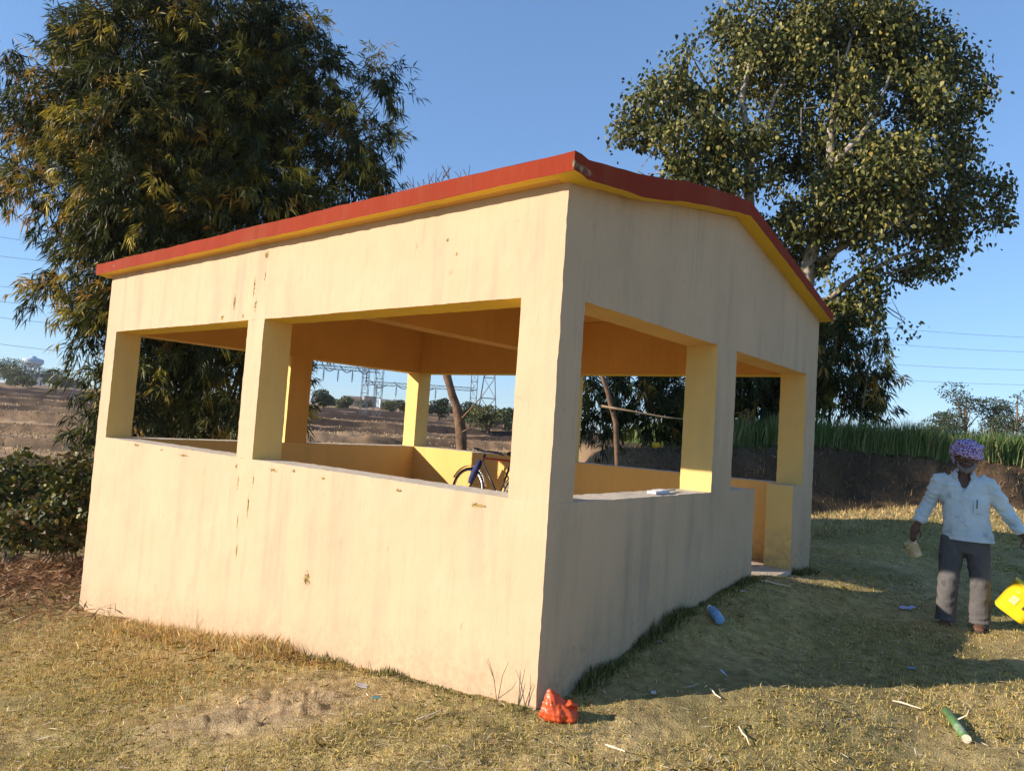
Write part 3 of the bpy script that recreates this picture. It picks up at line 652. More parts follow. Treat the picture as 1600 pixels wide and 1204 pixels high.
dd = 18.75+RNG.random(n)**1.7*16; sx = RNG.uniform(5.1, 24, n); X, Y = xy(dd, sx); Z = ground_z(X, Y, False)
hh = RNG.normal(.82, .09, n)*(1+.12*vnoise(np.stack([X, Y], -1), .8, 501)); ok = hh > .3
cw = palette(n, [(0.08, 0.15, 0.035), (0.12, 0.20, 0.06), (0.22, 0.27, 0.10), (0.38, 0.34, 0.17)], (4, 4, 3, .8))
tag(link('wheat_field', blades(n, X, Y, Z, hh, RNG.uniform(.008, .020, n), .28, cw, None, .5), M_blade), 'tall green wheat growing on the raised field at right', 'wheat', kind='stuff')
n = 1500; sx = RNG.uniform(5.2, 22, n); X, Y = xy(18.8+RNG.random(n)*5, sx); Z = ground_z(X, Y, False)
tag(link('wheat_ears', blades(n, X, Y, Z+.72, RNG.uniform(.12, .3, n), RNG.uniform(.012, .03, n), .25, palette(n, [(0.34, 0.29, 0.16), (0.2, 0.21, 0.08)], (2, 1))), M_blade), 'pale ears standing above the green wheat', 'wheat', kind='stuff')

# ------------------------------------------------------------------ grass, litter and straw round the pavilion
def scatter(n, dlo, dhi, power=1.0):
    d = dlo+(dhi-dlo)*RNG.random(n)**power; s = RNG.uniform(-.82, .82, n)*d; X, Y = xy(d, s)
    inside = (X > X0-.02) & (X < .02) & (Y > -.02) & (Y < Wb+.02)
    return X[~inside], Y[~inside]
n = 470000; X, Y = scatter(n, 2.4, 13, 1.3); P_ = np.stack([X, Y], -1)
dn_ = .68+.5*fbm(P_, 1.6, 601, 3)-bare(X, Y)*.85-.5*np.exp(-((X+9.2)/2)**2-((Y-.3)/2)**2); ok = RNG.random(len(X)) < dn_
X, Y = X[ok], Y[ok]; P_ = P_[ok]; n = len(X); Z = ground_z(X, Y)-.004; d_, s_ = ds_of(X, Y)
green = ss(-.05, .5, fbm(P_, .8, 611, 3)+.12)[:, None]; dry = palette(n, [(0.60, 0.46, 0.15), (0.50, 0.39, 0.11), (0.64, 0.52, 0.21), (0.42, 0.26, 0.085)], (4, 4, 2, 1.2)); gr = palette(n, [(0.20, 0.22, 0.05), (0.30, 0.28, 0.08)], (1, 1))
gm_ = (RNG.random((n, 1)) < .15+.55*green); colr = np.where(gm_, gr, dry)
hgt = (.010+.030*RNG.random(n)**2)*(1+.5*vnoise(P_, 2, 621))
tag(link('grass', blades(n, X, Y, Z, hgt, .0016+.0006*d_*RNG.uniform(.6, 1.2, n), .97, colr*1.0, bend=.6), M_blade), 'short dry trampled grass round the pavilion', 'grass', kind='stuff')
# long dry tussocks along the sunlit wall foot
tx = []
for (ux, vy, sx_, sy_, k, h) in [(-2.55, -.16, .22, .10, 2600, .14), (-3.3, -.2, .3, .12, 2600, .12), (-4.2, -.25, .4, .16, 2600, .12), (-5.0, -.2, .35, .1, 1300, .09), (-3.6, -.75, .8, .3, 4200, .075), (-2.5, -.7, .6, .25, 2500, .07), (-5.3, -.9, .9, .4, 3000, .06), (-1.9, -.1, .2, .05, 500, .08), (-4.6, -1.6, 1.2, .5, 3500, .05)]:
    a = RNG.normal(ux, sx_, k); b = np.minimum(RNG.normal(vy, sy_, k), -.015); tx.append(np.stack([a, b, np.full(k, h)], -1))
tx = np.vstack(tx); n = len(tx); Z = ground_z(tx[:, 0], tx[:, 1])-.005
tag(link('dry_tussocks', blades(n, tx[:, 0], tx[:, 1], Z, tx[:, 2]*(.25+.95*RNG.random(n)**1.5), RNG.uniform(.002, .005, n), .97, palette(n, [(0.58, 0.38, 0.13), (0.46, 0.27, 0.09), (0.62, 0.48, 0.24), (0.3, 0.3, 0.07)], (3, 2.5, 3, .9), .35)*1.05, bend=.5), M_blade), 'long orange dry grass tussocks at the sunlit wall foot', 'grass', kind='stuff')
# dark weeds along both wall feet
k = 5200; v_ = RNG.uniform(.05, 5.1, k); a = np.abs(RNG.normal(0, .055, k))+.01; ok = ~((v_ > 3.3) & (v_ < 4.5)); v_, a = v_[ok], a[ok]
u2 = RNG.uniform(-2.2, 0, 1700); b2_ = -np.abs(RNG.normal(0, .05, 1700))-.01
X = np.concatenate([a, u2]); Y = np.concatenate([v_, b2_]); n = len(X); cn = .55+.7*vnoise(np.stack([X, Y], -1), 4, 631); h = RNG.uniform(.03, .13, n)*np.clip(cn, .15, 1.3)
tag(link('wall_foot_weeds', blades(n, X, Y, ground_z(X, Y)-.005, h, RNG.uniform(.003, .008, n), .6, palette(n, [(0.09, 0.11, 0.03), (0.2, 0.19, 0.06), (0.35, 0.27, 0.12)], (3, 2, 1))), M_blade), 'weeds and grass growing against the wall feet', 'grass', kind='stuff')
# straw and bits of dry leaf
def litter(name, label, X, Y, ln, wd, cols, wts, lift=.02, up=.25):
    n = len(X); Z = ground_z(X, Y)+RNG.uniform(.004, lift, n); a = RNG.uniform(0, 2*math.pi, n); D = nrm(np.stack([np.cos(a), np.sin(a), RNG.uniform(-up, up, n)], -1)); S = nrm(np.cross(D, np.array([0, 0, 1.0])+rdir(n)*.5))
    tag(link(name, leaf_mesh(name, np.stack([X, Y, Z], -1), D, S, RNG.uniform(*ln, n), RNG.uniform(*wd, n), palette(n, cols, wts), .03), M_blade), label, 'litter', kind='stuff')
X, Y = scatter(16000, 2.6, 12, 1.2)
litter('straw_litter', 'pale straw and dry leaf bits strewn on the ground', X, Y, (.02, .10), (.002, .008), [(0.62, 0.5, 0.3), (0.45, 0.3, 0.15), (0.3, 0.18, 0.09), (0.7, 0.62, 0.45)], (4, 3, 2, 1))
k = 9000; X = RNG.normal(-9.0, 1.5, k); Y = RNG.normal(.2, 1.2, k); ok = (X < X0-.1) | (Y < -.1); X, Y = X[ok], Y[ok]
litter('bamboo_leaf_litter', 'brown dry bamboo leaves heaped left of the pavilion', X, Y, (.10, .26), (.014, .032), [(0.32, 0.17, 0.08), (0.22, 0.11, 0.05), (0.42, 0.27, 0.14), (0.55, 0.45, 0.3)], (4, 3, 2, .5), .12, .6)
k = 5000; dd = RNG.uniform(14, 18.2, k); sx = RNG.uniform(.8, 4.2, k); X, Y = xy(dd, sx)
litter('bank_litter', 'sunlit dry leaves on the end of the soil bank', X, Y, (.1, .25), (.015, .035), [(0.45, 0.28, 0.13), (0.3, 0.17, 0.08), (0.55, 0.4, 0.22)], (3, 2, 2), .1, .5)
n = 9000; dd = RNG.uniform(11, 17.5, n); sx = RNG.uniform(1, .9*dd, n); X, Y = xy(dd, sx); ok = (Y > Wb+.2) | (X > .3); X, Y = X[ok], Y[ok]; n = len(X)
tag(link('far_grass', blades(n, X, Y, ground_z(X, Y)-.01, RNG.uniform(.04, .13, n), RNG.uniform(.012, .025, n), .8, palette(n, [(0.5, 0.36, 0.16), (0.4, 0.29, 0.12), (0.22, 0.2, 0.06)], (4, 3, 2))), M_blade), 'dry grass between the pavilion and the bank', 'grass', kind='stuff')
#PART3
# ------------------------------------------------------------------ far things
M_steel = mat('galvanised_steel', (0.16, 0.17, 0.19), 0.6, 0.15, 2, metal=0.3)
M_wire = mat('dark_cable', (0.10, 0.10, 0.11), 0.6, 0.1, 2)
M_white = mat('limewash', (0.70, 0.66, 0.58), 0.85, 0.12, 1.5)
M_tan = mat('mud_plaster', (0.42, 0.31, 0.21), 0.9, 0.2, 1.2)
M_roofd = mat('weathered_roof', (0.22, 0.14, 0.10), 0.9, 0.25, 2)
M_hole = mat('dark_opening', (0.03, 0.03, 0.035), 0.6, 0.1, 2)
M_tank = mat('pale_blue_tank', (0.42, 0.52, 0.62), 0.7, 0.12, 0.5)
def gz(x, y): return float(ground_z(x, y, False))
def gnd(px, d):
    X, Y = xy(d, (px-800)/F*d); return np.array([X, Y, gz(X, Y)])
def bar(mb, a, b, r): mb.tube([a, b], r, 4)
def lattice(mb, a, b, w, n, r, up=None):
    """square lattice mast or girder from a to b"""
    a, b = np.array(a, float), np.array(b, float); t = (b-a)/np.linalg.norm(b-a)
    e1 = np.cross(t, (0, 0, 1.0)) if abs(t[2]) < .9 else np.array([_r[0], _r[1], 0]); e1 /= np.linalg.norm(e1); e2 = np.cross(t, e1)
    cs = [(e1*s1+e2*s2)*w/2 for s1, s2 in ((-1, -1), (1, -1), (1, 1), (-1, 1))]
    for c in cs: bar(mb, a+c, b+c, r)
    for i in range(n):
        p, q_ = a+(b-a)*i/n, a+(b-a)*(i+1)/n
        for j in range(4):
            c, e = cs[j], cs[(j+1) % 4]; bar(mb, p+c, q_+e, r*.7) if (i+j) % 2 else bar(mb, p+e, q_+c, r*.7); bar(mb, q_+c, q_+e, r*.7)
gA = gnd(592, 100); gan = thing('substation_gantry', 'steel lattice gantry with two masts seen through the far openings', 'gantry', tuple(gA))
def rel(p): return np.array(p)-gA
mA = gnd(592, 100); mB = gnd(571, 108); mC = gnd(741, 106); mD = gnd(468, 98)
for m_, hgt_, w_ in ((mA, 15, 1.05), (mB, 13, .95), (mC, 14, .95), (mD, 11, .95)):
    mb = MB(); lattice(mb, rel(m_), rel(m_+np.array([0, 0, hgt_])), w_, 11, .04); mb.build('mast', M_steel, gan)
ZG1, ZG2 = 8.3, 6.9
for a, b, z in ((mD, mA, ZG1), (mB, mC, ZG2)):
    mb = MB(); lattice(mb, rel([a[0], a[1], z]), rel([b[0], b[1], z]), .5, 16, .034); mb.build('girder', M_steel, gan)
for i in range(9):
    a, b, z = ((mD, mA, ZG1), (mB, mC, ZG2))[i % 2]; f = (i//2+.6)/5.5; p = a*(1-f)+b*f
    mb = MB(); mb.tube([rel([p[0], p[1], z-.3]), rel([p[0], p[1], z-1.9])], .06, 5)
    for k in range(4): mb.tube([rel([p[0], p[1], z-.6-k*.28]), rel([p[0], p[1], z-.66-k*.28])], .16, 6)
    mb.build('insulator', M_wire, gan)
for i in range(7):
    a, b, z = ((mD, mA, ZG1-.1), (mB, mC, ZG2-.1))[i % 2]; f = (i//2+.2)/4.5; p = a*(1-f)+b*f; q_ = a*(1-f-.16)+b*(f+.16)
    mb = MB(); P_ = [rel([p[0]*(1-t)+q_[0]*t, p[1]*(1-t)+q_[1]*t, z-.7*math.sin(math.pi*t)+.5*(1-t)]) for t in np.linspace(0, 1, 7)]; mb.tube(P_, .06, 4); mb.build('jumper_cable', M_wire, gan)
pb = gnd(764, 170); pyl = thing('transmission_pylon', 'tall tapering steel pylon beyond the field behind the bare trunk', 'pylon', tuple(pb)); mb = MB()
hs = [0, 5, 10, 15, 20, 25]; ws = [4.6, 3.6, 2.7, 1.9, 1.3, 1.0]
E1, E2 = np.array([*BY, 0]), np.array([*BX, 0])
def lv(i): return [E1*s1*ws[i]/2+E2*s2*ws[i]/2+np.array([0, 0, hs[i]]) for s1, s2 in ((-1, -1), (1, -1), (1, 1), (-1, 1))]
for i in range(5):
    A_, B_ = lv(i), lv(i+1)
    for j in range(4): bar(mb, A_[j], B_[j], .1); bar(mb, A_[j], B_[(j+1) % 4], .06); bar(mb, A_[(j+1) % 4], B_[j], .06); bar(mb, B_[j], B_[(j+1) % 4], .06)
mb.build('tower', M_steel, pyl)
for h_, l_ in ((16, 3.6), (20, 3.2), (24, 2.6)):
    for s_ in (-1, 1):
        mb = MB(); bar(mb, E1*s_*.7+np.array([0, 0, h_]), E1*s_*l_+np.array([0, 0, h_+.2]), .07); bar(mb, E1*s_*.7+np.array([0, 0, h_+1]), E1*s_*l_+np.array([0, 0, h_+.2]), .06); mb.build('cross_arm', M_steel, pyl)
# small steel mast seen at the left between the leaves
pb = gnd(128, 95); t = thing('small_lattice_mast', 'small leaning steel lattice mast beside the lower bamboo leaves', 'mast', tuple(pb)); mb = MB()
for s_ in (-1, 1): bar(mb, E1*s_*1.3, np.array([0, 0, 6.5])+E1*.6, .09)
for k in range(5): f = k/5; bar(mb, E1*-1.3*(1-f)+np.array([0, 0, 6.5*f])+E1*.6*f, E1*1.3*(1-f)+np.array([0, 0, 6.5*f+.8])+E1*.6*f, .06)
mb.build('tower', M_steel, t)
# water tower
wt = gnd(50, 300); t = thing('water_tower', 'pale blue water tower on columns among the far left trees', 'water tower', tuple(wt))
sc_ = 300/F; mb = MB(); zb_ = 23*sc_+1.6; mb.lathe([(.9, zb_-.5), (2.6, zb_), (3.9, zb_+1.4), (4.0, zb_+2.6), (3.6, zb_+3.1), (1.2, zb_+3.7), (1.1, zb_+4.2), (.1, zb_+4.4)], 24); mb.build('tank', M_tank, t, True)
for k in range(8):
    a = 2*math.pi*k/8; mb = MB(); mb.tube([(3.0*math.cos(a), 3.0*math.sin(a), -1), (2.7*math.cos(a), 2.7*math.sin(a), zb_+.3)], .28, 6); mb.build('column', M_tank, t)
mb = MB(); mb.tube([(3.95*math.cos(a), 3.95*math.sin(a), zb_+1.5) for a in np.linspace(0, 2*math.pi, 25)], .18, 5, cap=False); mb.build('gallery', M_white, t)
# houses
def house(label, px, d, w, dp, h, m, flat=True, rz=.3):
    d *= 1.5; w *= .62; dp *= .7; h *= .85; b = gnd(px, d); t = thing('house', label, 'house', tuple(b), rz+YAW, group='far village houses'); mb = MB(); mb.box((-w/2, -dp/2, -1), (w/2, dp/2, h)); mb.build('wall', m, t)
    mb = MB()
    if flat: mb.box((-w/2-.2, -dp/2-.2, h+.003), (w/2+.2, dp/2+.2, h+.25))
    else: mb.add([(-w/2-.3, -dp/2-.4, h), (w/2+.3, -dp/2-.4, h), (w/2+.3, dp/2+.4, h), (-w/2-.3, dp/2+.4, h), (-w/2-.3, 0, h+1.3), (w/2+.3, 0, h+1.3)], [(0, 1, 5, 4), (2, 3, 4, 5), (0, 4, 3), (1, 2, 5), (3, 2, 1, 0)])
    mb.build('roof', m if flat else M_roofd, t)
    for k in range(max(1, int(w//3))):
        x = -w/2+(k+.5)*w/max(1, int(w//3)); mb = MB(); mb.box((x-.45, -dp/2-.06, h*.35), (x+.45, -dp/2+.05, h*.75)); mb.build('window', M_hole, t)
    mb = MB(); mb.box((w/2-.06, -.5, 0), (w/2+.06, .5, 2)); mb.build('door', M_hole, t)
house('small white hut at the field edge below the water tower', 58, 175, 5, 4, 3.4, M_white)
house('low pale house between the two round trees in the far left opening', 500, 190, 9, 5, 3.6, M_white)
house('long low tan house left of the lattice masts', 553, 205, 12, 6, 3.6, M_tan, False)
house('two storey tan house right behind the lattice masts', 580, 215, 9, 6, 5.5, M_tan)
house('white wall house right of the lattice masts', 604, 200, 7, 5, 4.2, M_white)
house('pale house left of the bare trunk in the far right opening', 681, 200, 7, 5, 4.0, M_white)
house('low brown roofed house partly behind the bare trunk', 697, 215, 8, 5, 3.8, M_tan, False)
house('tiny pale blue roofed house at the left field edge', 121, 210, 9, 6, 3.2, M_tank)
# far trees
FT = [(12, 230, 9.5, 5.5, 'tall dark tree at the very left edge of the horizon'), (26, 190, 6.0, 3.6, 'sunlit round tree before the water tower'), (38, 180, 3.2, 2.2, 'small sunlit bush tree at the left field edge'), (80, 290, 7.8, 5, 'dark hazy tree right of the water tower'),
      (97, 260, 5, 4, 'dark hazy tree left of the small lattice mast'), (118, 280, 4.2, 4, 'hazy tree behind the small lattice mast'), (-6, 210, 8, 5, 'dark tree cut by the left picture edge'), (64, 330, 6, 5, 'bluish tree behind the water tower'),
      (508, 130, 4.1, 2.1, 'dense round dark green tree in the far left opening'), (540, 160, 3.1, 1.8, 'sunlit yellowish round tree left of the lattice masts'), (612, 170, 3.1, 2.0, 'sunlit round tree right of the lattice masts'), (628, 180, 3.5, 2.0, 'greyish thin tree beside the far corner column'),
      (640, 230, 2.8, 3, 'hazy tree behind the far corner column'), (572, 260, 3, 3, 'hazy low tree behind the lattice masts'), (690, 110, 3.8, 1.4, 'dark bushy tree just left of the bare trunk'), (738, 90, 3.7, 1.4, 'dark green tree just right of the bare trunk'), (768, 75, 3.7, 1.9, 'broad sunlit bush tree at the right of the far opening'), (793, 80, 2.8, 1.5, 'small dark tree beside the near corner column'),
      (524, 240, 2.8, 3, 'hazy tree between the two round field trees'), (660, 250, 2.8, 3, 'hazy tree right of the far corner column'), (715, 240, 3, 3, 'hazy tree behind the bare trunk')]
for px, d, h, r, lab in FT:
    b = gnd(px, d); round_tree('field_tree', lab, b[:2], h, r, 2400, .12+d*.0012, [(0.05, 0.075, 0.025), (0.10, 0.115, 0.035), (0.19, 0.17, 0.05)] if 'dark' not in lab else [(0.035, 0.055, 0.02), (0.07, 0.085, 0.03)], (3, 3, 1.5) if 'dark' not in lab else (3, 2), flat=.85, trunk=.2, group='far trees on the horizon')
for px, d, h, r, lab in [(1512, 60, 7.6, 2.2, 'open feathery tree above the wheat right of the tall tree'), (1555, 62, 6.6, 2.0, 'low rounded dark tree above the wheat'), (1592, 58, 8.0, 2.4, 'dark tree above the wheat at the right picture edge'), (1470, 66, 5.2, 1.5, 'lowest thin tree above the wheat beside the tall tree')]:
    X, Y = xy(d, (px-800)/F*d); round_tree('hedge_tree', lab, (X, Y), h-gz(X, Y)+1.0, r, 2600, .15, [(0.035, 0.05, 0.025), (0.06, 0.075, 0.03)], (1, 1), flat=.7, group='trees beyond the wheat')
# dry brush on the field behind the back wall
for i, (px, d, lab) in enumerate([(690, 34, 'dry brown brush left of the bare trunk behind the back wall'), (750, 32, 'dry brown brush right of the bare trunk behind the back wall'), (780, 30, 'dry brown brush beside the near corner column')]):
    b = gnd(px, d); t = thing('dry_brush', lab, 'brush', tuple(b), group='dry brush behind the back wall'); mb = MB()
    for k in range(150):
        a = np.array([random.gauss(0, .9), random.gauss(0, .9), 0]); e = a+np.array([random.gauss(0, .35), random.gauss(0, .35), random.uniform(.4, 1.3)]); mb.tube([a, (a+e)/2+rdir(1)[0]*.08, e], [.018, .013, .006], 3, cap=False)
    tag(mb.build('stems', M_twig, t), kind='stuff')
# power cables
ORD = ['topmost', 'second', 'third', 'fourth', 'fifth', 'lowest']
for i, (ya, yb) in enumerate([(352, 375), (386, 396), (434, 441), (458, 464), (482, 492), (522, 536)]):
    a, b = at(-160, ya-8, 130), at(330, yb+26, 150); mb = MB(); mb.tube([a*(1-t)+b*t-np.array([0, 0, 1.2*math.sin(math.pi*t)]) for t in np.linspace(0, 1, 13)], .035, 4)
    tag(mb.build('power_cable', M_wire), '%s thin power cable in the sky left of the bamboo' % ORD[i], 'cable', 'cables left of the bamboo')
for i, (ya, yb) in enumerate([(505, 527), (532, 548), (566, 574), (590, 597)]):
    a, b = at(1200, ya-14, 150), at(1760, yb+6, 130); mb = MB(); mb.tube([a*(1-t)+b*t-np.array([0, 0, 1.0*math.sin(math.pi*t)]) for t in np.linspace(0, 1, 13)], .03, 4)
    tag(mb.build('power_cable', M_wire), '%s faint power cable in the sky right of the tall tree' % ['topmost', 'second', 'third', 'lowest'][i], 'cable', 'cables right of the tall tree')

# ------------------------------------------------------------------ litter things near the pavilion
def onz(x, y, z):
    r_ = FW+(x-800)/F*RT-(y-602)/F*UP; return CAM+r_*((z-CAM[2])/r_[2])
def on_ground(x, y):
    z = 0.0
    for _ in range(12): p = onz(x, y, z); z = .5*z+.5*float(ground_z(p[0], p[1]))
    p = onz(x, y, z); return np.array([p[0], p[1], float(ground_z(p[0], p[1]))])
# crumpled orange carrier bag
M_bag = mat('orange_plastic', (0.72, 0.12, 0.03), 0.35, 0.15, 10, 0.3, 25, transl=0.3, spec=0.5)
p = on_ground(872, 1122); mb = MB()
def crumple(R0, sx, sy, sz, seed, k, c=(0, 0, 0)):
    m, n = 26, 40; Rg = []
    for i in range(m+1):
        th_ = math.pi*(.01+.98*i/m); row = []
        for j in range(n):
            ph = 2*math.pi*j/n; d_ = np.array([math.sin(th_)*math.cos(ph), math.sin(th_)*math.sin(ph), -math.cos(th_)])
            f = 1+k*(np.abs(vnoise(d_, 2.3, seed))*1.2-.4)+k*.5*(np.abs(vnoise(d_, 5.5, seed+1))-.3)
            row.append((c[0]+R0*sx*d_[0]*f, c[1]+R0*sy*d_[1]*f, max(c[2]+R0*sz*d_[2]*f, 0.002)))
        Rg.append(row)
    return Rg
bag = thing('carrier_bag', 'crumpled orange plastic bag lying at the near wall corner', 'bag', tuple(p), YAW); bag.scale = (.95, .95, .82)
prof = [(-.0, .0, .10, .07), (.0, .02, .118, .085), (.0, .055, .116, .085), (-.01, .085, .095, .07), (-.03, .115, .065, .05), (-.048, .15, .04, .03), (-.058, .18, .02, .014), (-.062, .192, .006, .005)]
Rg = []
for i, (cx, z, ra, rb) in enumerate(prof):
    row = []
    for j in range(44):
        ph = 2*math.pi*j/44; d_ = np.array([math.cos(ph)*1.6, math.sin(ph)*1.6, z*6]); f = 1+.34*(abs(float(vnoise(d_, 1.0, 5)))-.3)+.22*(abs(float(vnoise(d_, 2.4, 6)))-.3)
        row.append((cx+ra*f*math.cos(ph), rb*f*math.sin(ph), z*(1+.12*float(vnoise(d_, .9, 8)))+.003))
    Rg.append(row)
mb.rings(Rg)
mb.tube([(.03, 0, .09), (.07, -.005, .115), (.10, 0, .10), (.10, .005, .06)], [(.03, .02), (.035, .016), (.03, .014), (.025, .012)], 12)
link('body', remeshed(mb, 'body', .005, 1, lambda V: .012*np.abs(vnoise(V, 17, 3))+.006*np.abs(vnoise(V, 38, 7))-.006), M_bag, bag)
mb = MB(); mb.tube([(-.03, -.01, .15), (-.045, 0, .175), (-.065, .005, .16), (-.075, .01, .12)], [(.018, .003)]*4, 8); mb.build('handle', M_bag, bag, True)
# blue bottle
M_blue = mat('blue_bottle_plastic', (0.22, 0.42, 0.68), 0.25, 0.25, 14, spec=0.6, transl=.2); M_cap = mat('white_plastic', (0.75, 0.75, 0.76), 0.4, 0.08, 12)
p = on_ground(1117, 966); bo = thing('plastic_bottle', 'crushed blue plastic bottle lying in the shade by the shaded wall', 'bottle', (p[0], p[1], p[2]+.035), 0); pa_, pb_ = on_ground(1106, 949), on_ground(1130, 979); bo.rotation_euler = Vector(pa_-pb_).to_track_quat('Z', 'Y').to_euler(); bo.scale = (1.15, 1.15, 1.15)
mb = MB(); mb.lathe([(.002, -.1), (.03, -.098), (.034, -.085), (.033, -.05), (.029, -.04), (.033, -.03), (.034, .02), (.030, .03), (.034, .04), (.032, .065), (.018, .09), (.013, .1), (.013, .112)], 20); link('body', remeshed(mb, 'body', .004, 2, lambda V: .004*vnoise(V, 22, 8)), M_blue, bo)
mb = MB(); mb.lathe([(.015, .108), (.0155, .122), (.013, .124), (.002, .1245)], 16); mb.build('cap', M_cap, bo, True)
# cut green bamboo section
M_gb = mat('green_bamboo_skin', (0.10, 0.20, 0.07), 0.4, 0.25, 6, dark=((0.30, 0.36, 0.28), 9, .55, .1)); M_cut = mat('pale_cut_wood', (0.72, 0.6, 0.42), 0.7, 0.12, 30)
p0, p1 = on_ground(1478, 1115), on_ground(1510, 1160); r = .024
bs = thing('bamboo_section', 'short green cut piece of bamboo lying on the dry grass', 'bamboo piece', tuple((p0+p1)/2)); c = (p0+p1)/2; up_ = np.array([0, 0, r*.9])
A0, A1 = p0-c+up_, p1-c+up_; T_ = (A1-A0); mb = MB(); mb.tube([A0, A0+T_*.02, A0+T_*.34, A0+T_*.37, A0+T_*.40, A0+T_*.97, A1], [r*.55, r*.95, r*.97, r*1.12, r*.97, r, r], 18, cap=False); mb.build('skin', M_gb, bs, True)
mb = MB(); mb.tube([A1, A1+T_*.004, A1+T_*.002, A1-T_*.2], [r*1.0, r*.99, r*.6, r*.58], 18, cap=False); mb.build('cut_end', M_cut, bs)
mb = MB(); mb.tube([A0, A0-T_*.006], [r*.55, r*.3], 12); mb.build('closed_end', M_gb, bs)
mb = MB(); mb.tube([A0+T_*.37+np.array([.02, 0, .01]), A0+T_*.5+np.array([.05, .02, .06]), A0+T_*.55+np.array([.055, .02, .1])], [.004, .003, .002], 5); mb.build('side_twig', M_cut, bs)
# scraps
M_paper = mat('dirty_paper', (0.62, 0.60, 0.58), 0.8, 0.2, 20); M_teal = mat('teal_plastic', (0.08, 0.36, 0.34), 0.4, 0.2, 20); M_lil = mat('pale_blue_wrapper', (0.45, 0.48, 0.75), 0.4, 0.2, 20); M_sky = mat('blue_wrapper', (0.12, 0.36, 0.70), 0.4, 0.2, 20); M_org = mat('orange_wrapper', (0.55, 0.22, 0.10), 0.5, 0.2, 20)
def scrap(x, y, w, h, m, label, seed, cat='scrap', name='paper_scrap'):
    p = on_ground(x, y); n = 6; V = []; Fq = []
    for i in range(n):
        for j in range(n):
            a, b = (i/(n-1)-.5)*w, (j/(n-1)-.5)*h; q_ = np.array([a*7+seed, b*7, 0]); V.append((a*(1+.3*float(vnoise(q_, 1, 3))), b*(1+.3*float(vnoise(q_, 1, 4))), .022+.022*float(vnoise(q_, 2.2, seed))))
    Fq = [(i*n+j, (i+1)*n+j, (i+1)*n+j+1, i*n+j+1) for i in range(n-1) for j in range(n-1)]
    mb = MB(); mb.add(V, Fq); o = mb.build(name, m); o.location = tuple(p); o.rotation_euler = (random.uniform(-.3, .3), random.uniform(-.3, .3), random.uniform(0, 3)); tag(o, label, cat, 'scraps of litter on the ground')
    s_ = o.modifiers.new('t', 'SOLIDIFY'); s_.thickness = .0012
scrap(1082, 1074, .06, .035, M_paper, 'whitish paper scrap at the shadow edge right of the orange bag', 11)
scrap(1128, 1056, .035, .05, M_lil, 'pale lilac wrapper standing in the shade near the shadow edge', 12, name='wrapper')
scrap(1425, 1046, .07, .03, M_sky, 'bright blue wrapper in the shade right of the lilac wrapper', 13, name='wrapper')
scrap(1021, 1086, .06, .04, M_paper, 'grey paper scrap on lit grass just right of the orange bag', 14)
scrap(588, 1094, .08, .03, M_teal, 'teal plastic scrap on the straw near the sunlit wall foot', 15, name='plastic_scrap')
scrap(565, 1072, .06, .05, M_paper, 'white paper scrap against the sunlit wall foot', 16)
scrap(1418, 953, .13, .07, M_lil, 'flat pale paper in the shade left of the man', 17)
scrap(1068, 961, .03, .06, M_org, 'orange brown wrapper leaning at the shaded wall foot', 18, name='wrapper')
scrap(1030, 1003, .03, .04, M_paper, 'tiny pale scrap in the shade between bag and bottle', 19)
scrap(1160, 930, .05, .04, M_paper, 'pale scrap in the shade by the doorway', 20)
# pieces of stick lying about
for i, (xa, ya, xb, yb, lab) in enumerate([(1155, 1140, 1172, 1168, 'pale short stick on lit grass below the shadow edge'), (1110, 1080, 1125, 1095, 'thin pale stick crossing the shadow edge'), (440, 1010, 470, 1028, 'straw stalk leaning on the dry tussock by the sunlit wall'), (945, 1168, 975, 1178, 'curved pale leaf stalk on the grass below the orange bag'), (1185, 908, 1235, 918, 'long pale stick on the ground beside the doorstep'), (650, 1130, 690, 1112, 'pale leaf stalk on the grass below the sunlit wall'), (1395, 1098, 1440, 1112, 'pale stick on the grass left of the green bamboo piece')]):
    a, b = on_ground(xa, ya)+np.array([0, 0, .015]), on_ground(xb, yb)+np.array([0, 0, .02]); mb = MB(); mb.tube([a*(1-t)+b*t+rdir(1)[0]*.006 for t in (0, .3, .6, 1)], [.004, .006, .005, .003], 5); tag(mb.build('stick', M_cut), lab, 'stick', 'loose sticks on the ground')
# dry weed stems at the sunlit wall
for (x, y, lab, st) in [(777, 1100, 'tall branching dry weed against the sunlit wall near the corner', [((777, 1100), (772, 1060), (760, 1030)), ((777, 1098), (785, 1055), (795, 1033)), ((779, 1090), (800, 1075), (808, 1062)), ((773, 1065), (768, 1045), (762, 1027))]), (600, 1068, 'small dry weed against the sunlit wall left of the branching one', [((605, 1066), (582, 1050), (577, 1032)), ((607, 1066), (618, 1056), (640, 1050))]), (318, 985, 'thin dry weed at the wall foot above the tussocks', [((316, 988), (311, 968), (309, 950)), ((316, 986), (322, 972), (334, 962))]), (818, 1098, 'fine dry weed beside the near wall corner', [((820, 1100), (815, 1070), (806, 1045)), ((821, 1100), (828, 1080), (836, 1066))])]:
    p = on_ground(x, y); p[1] = min(p[1], -.03); t = thing('dry_weed', lab, 'weed', tuple(p), group='dry weeds at the sunlit wall'); d_ = (p-CAM)@FW; mb = MB(); lv_ = []
    for s_ in st:
        P_ = [at(a, b, d_-.02)-p for a, b in s_]; P_ = [np.array([q_[0], min(q_[1], -.01-p[1]), max(q_[2], 0)]) for q_ in P_]; mb = MB(); mb.tube(P_, [.0035, .0025, .0012], 4); mb.build('stem', M_twig, t)
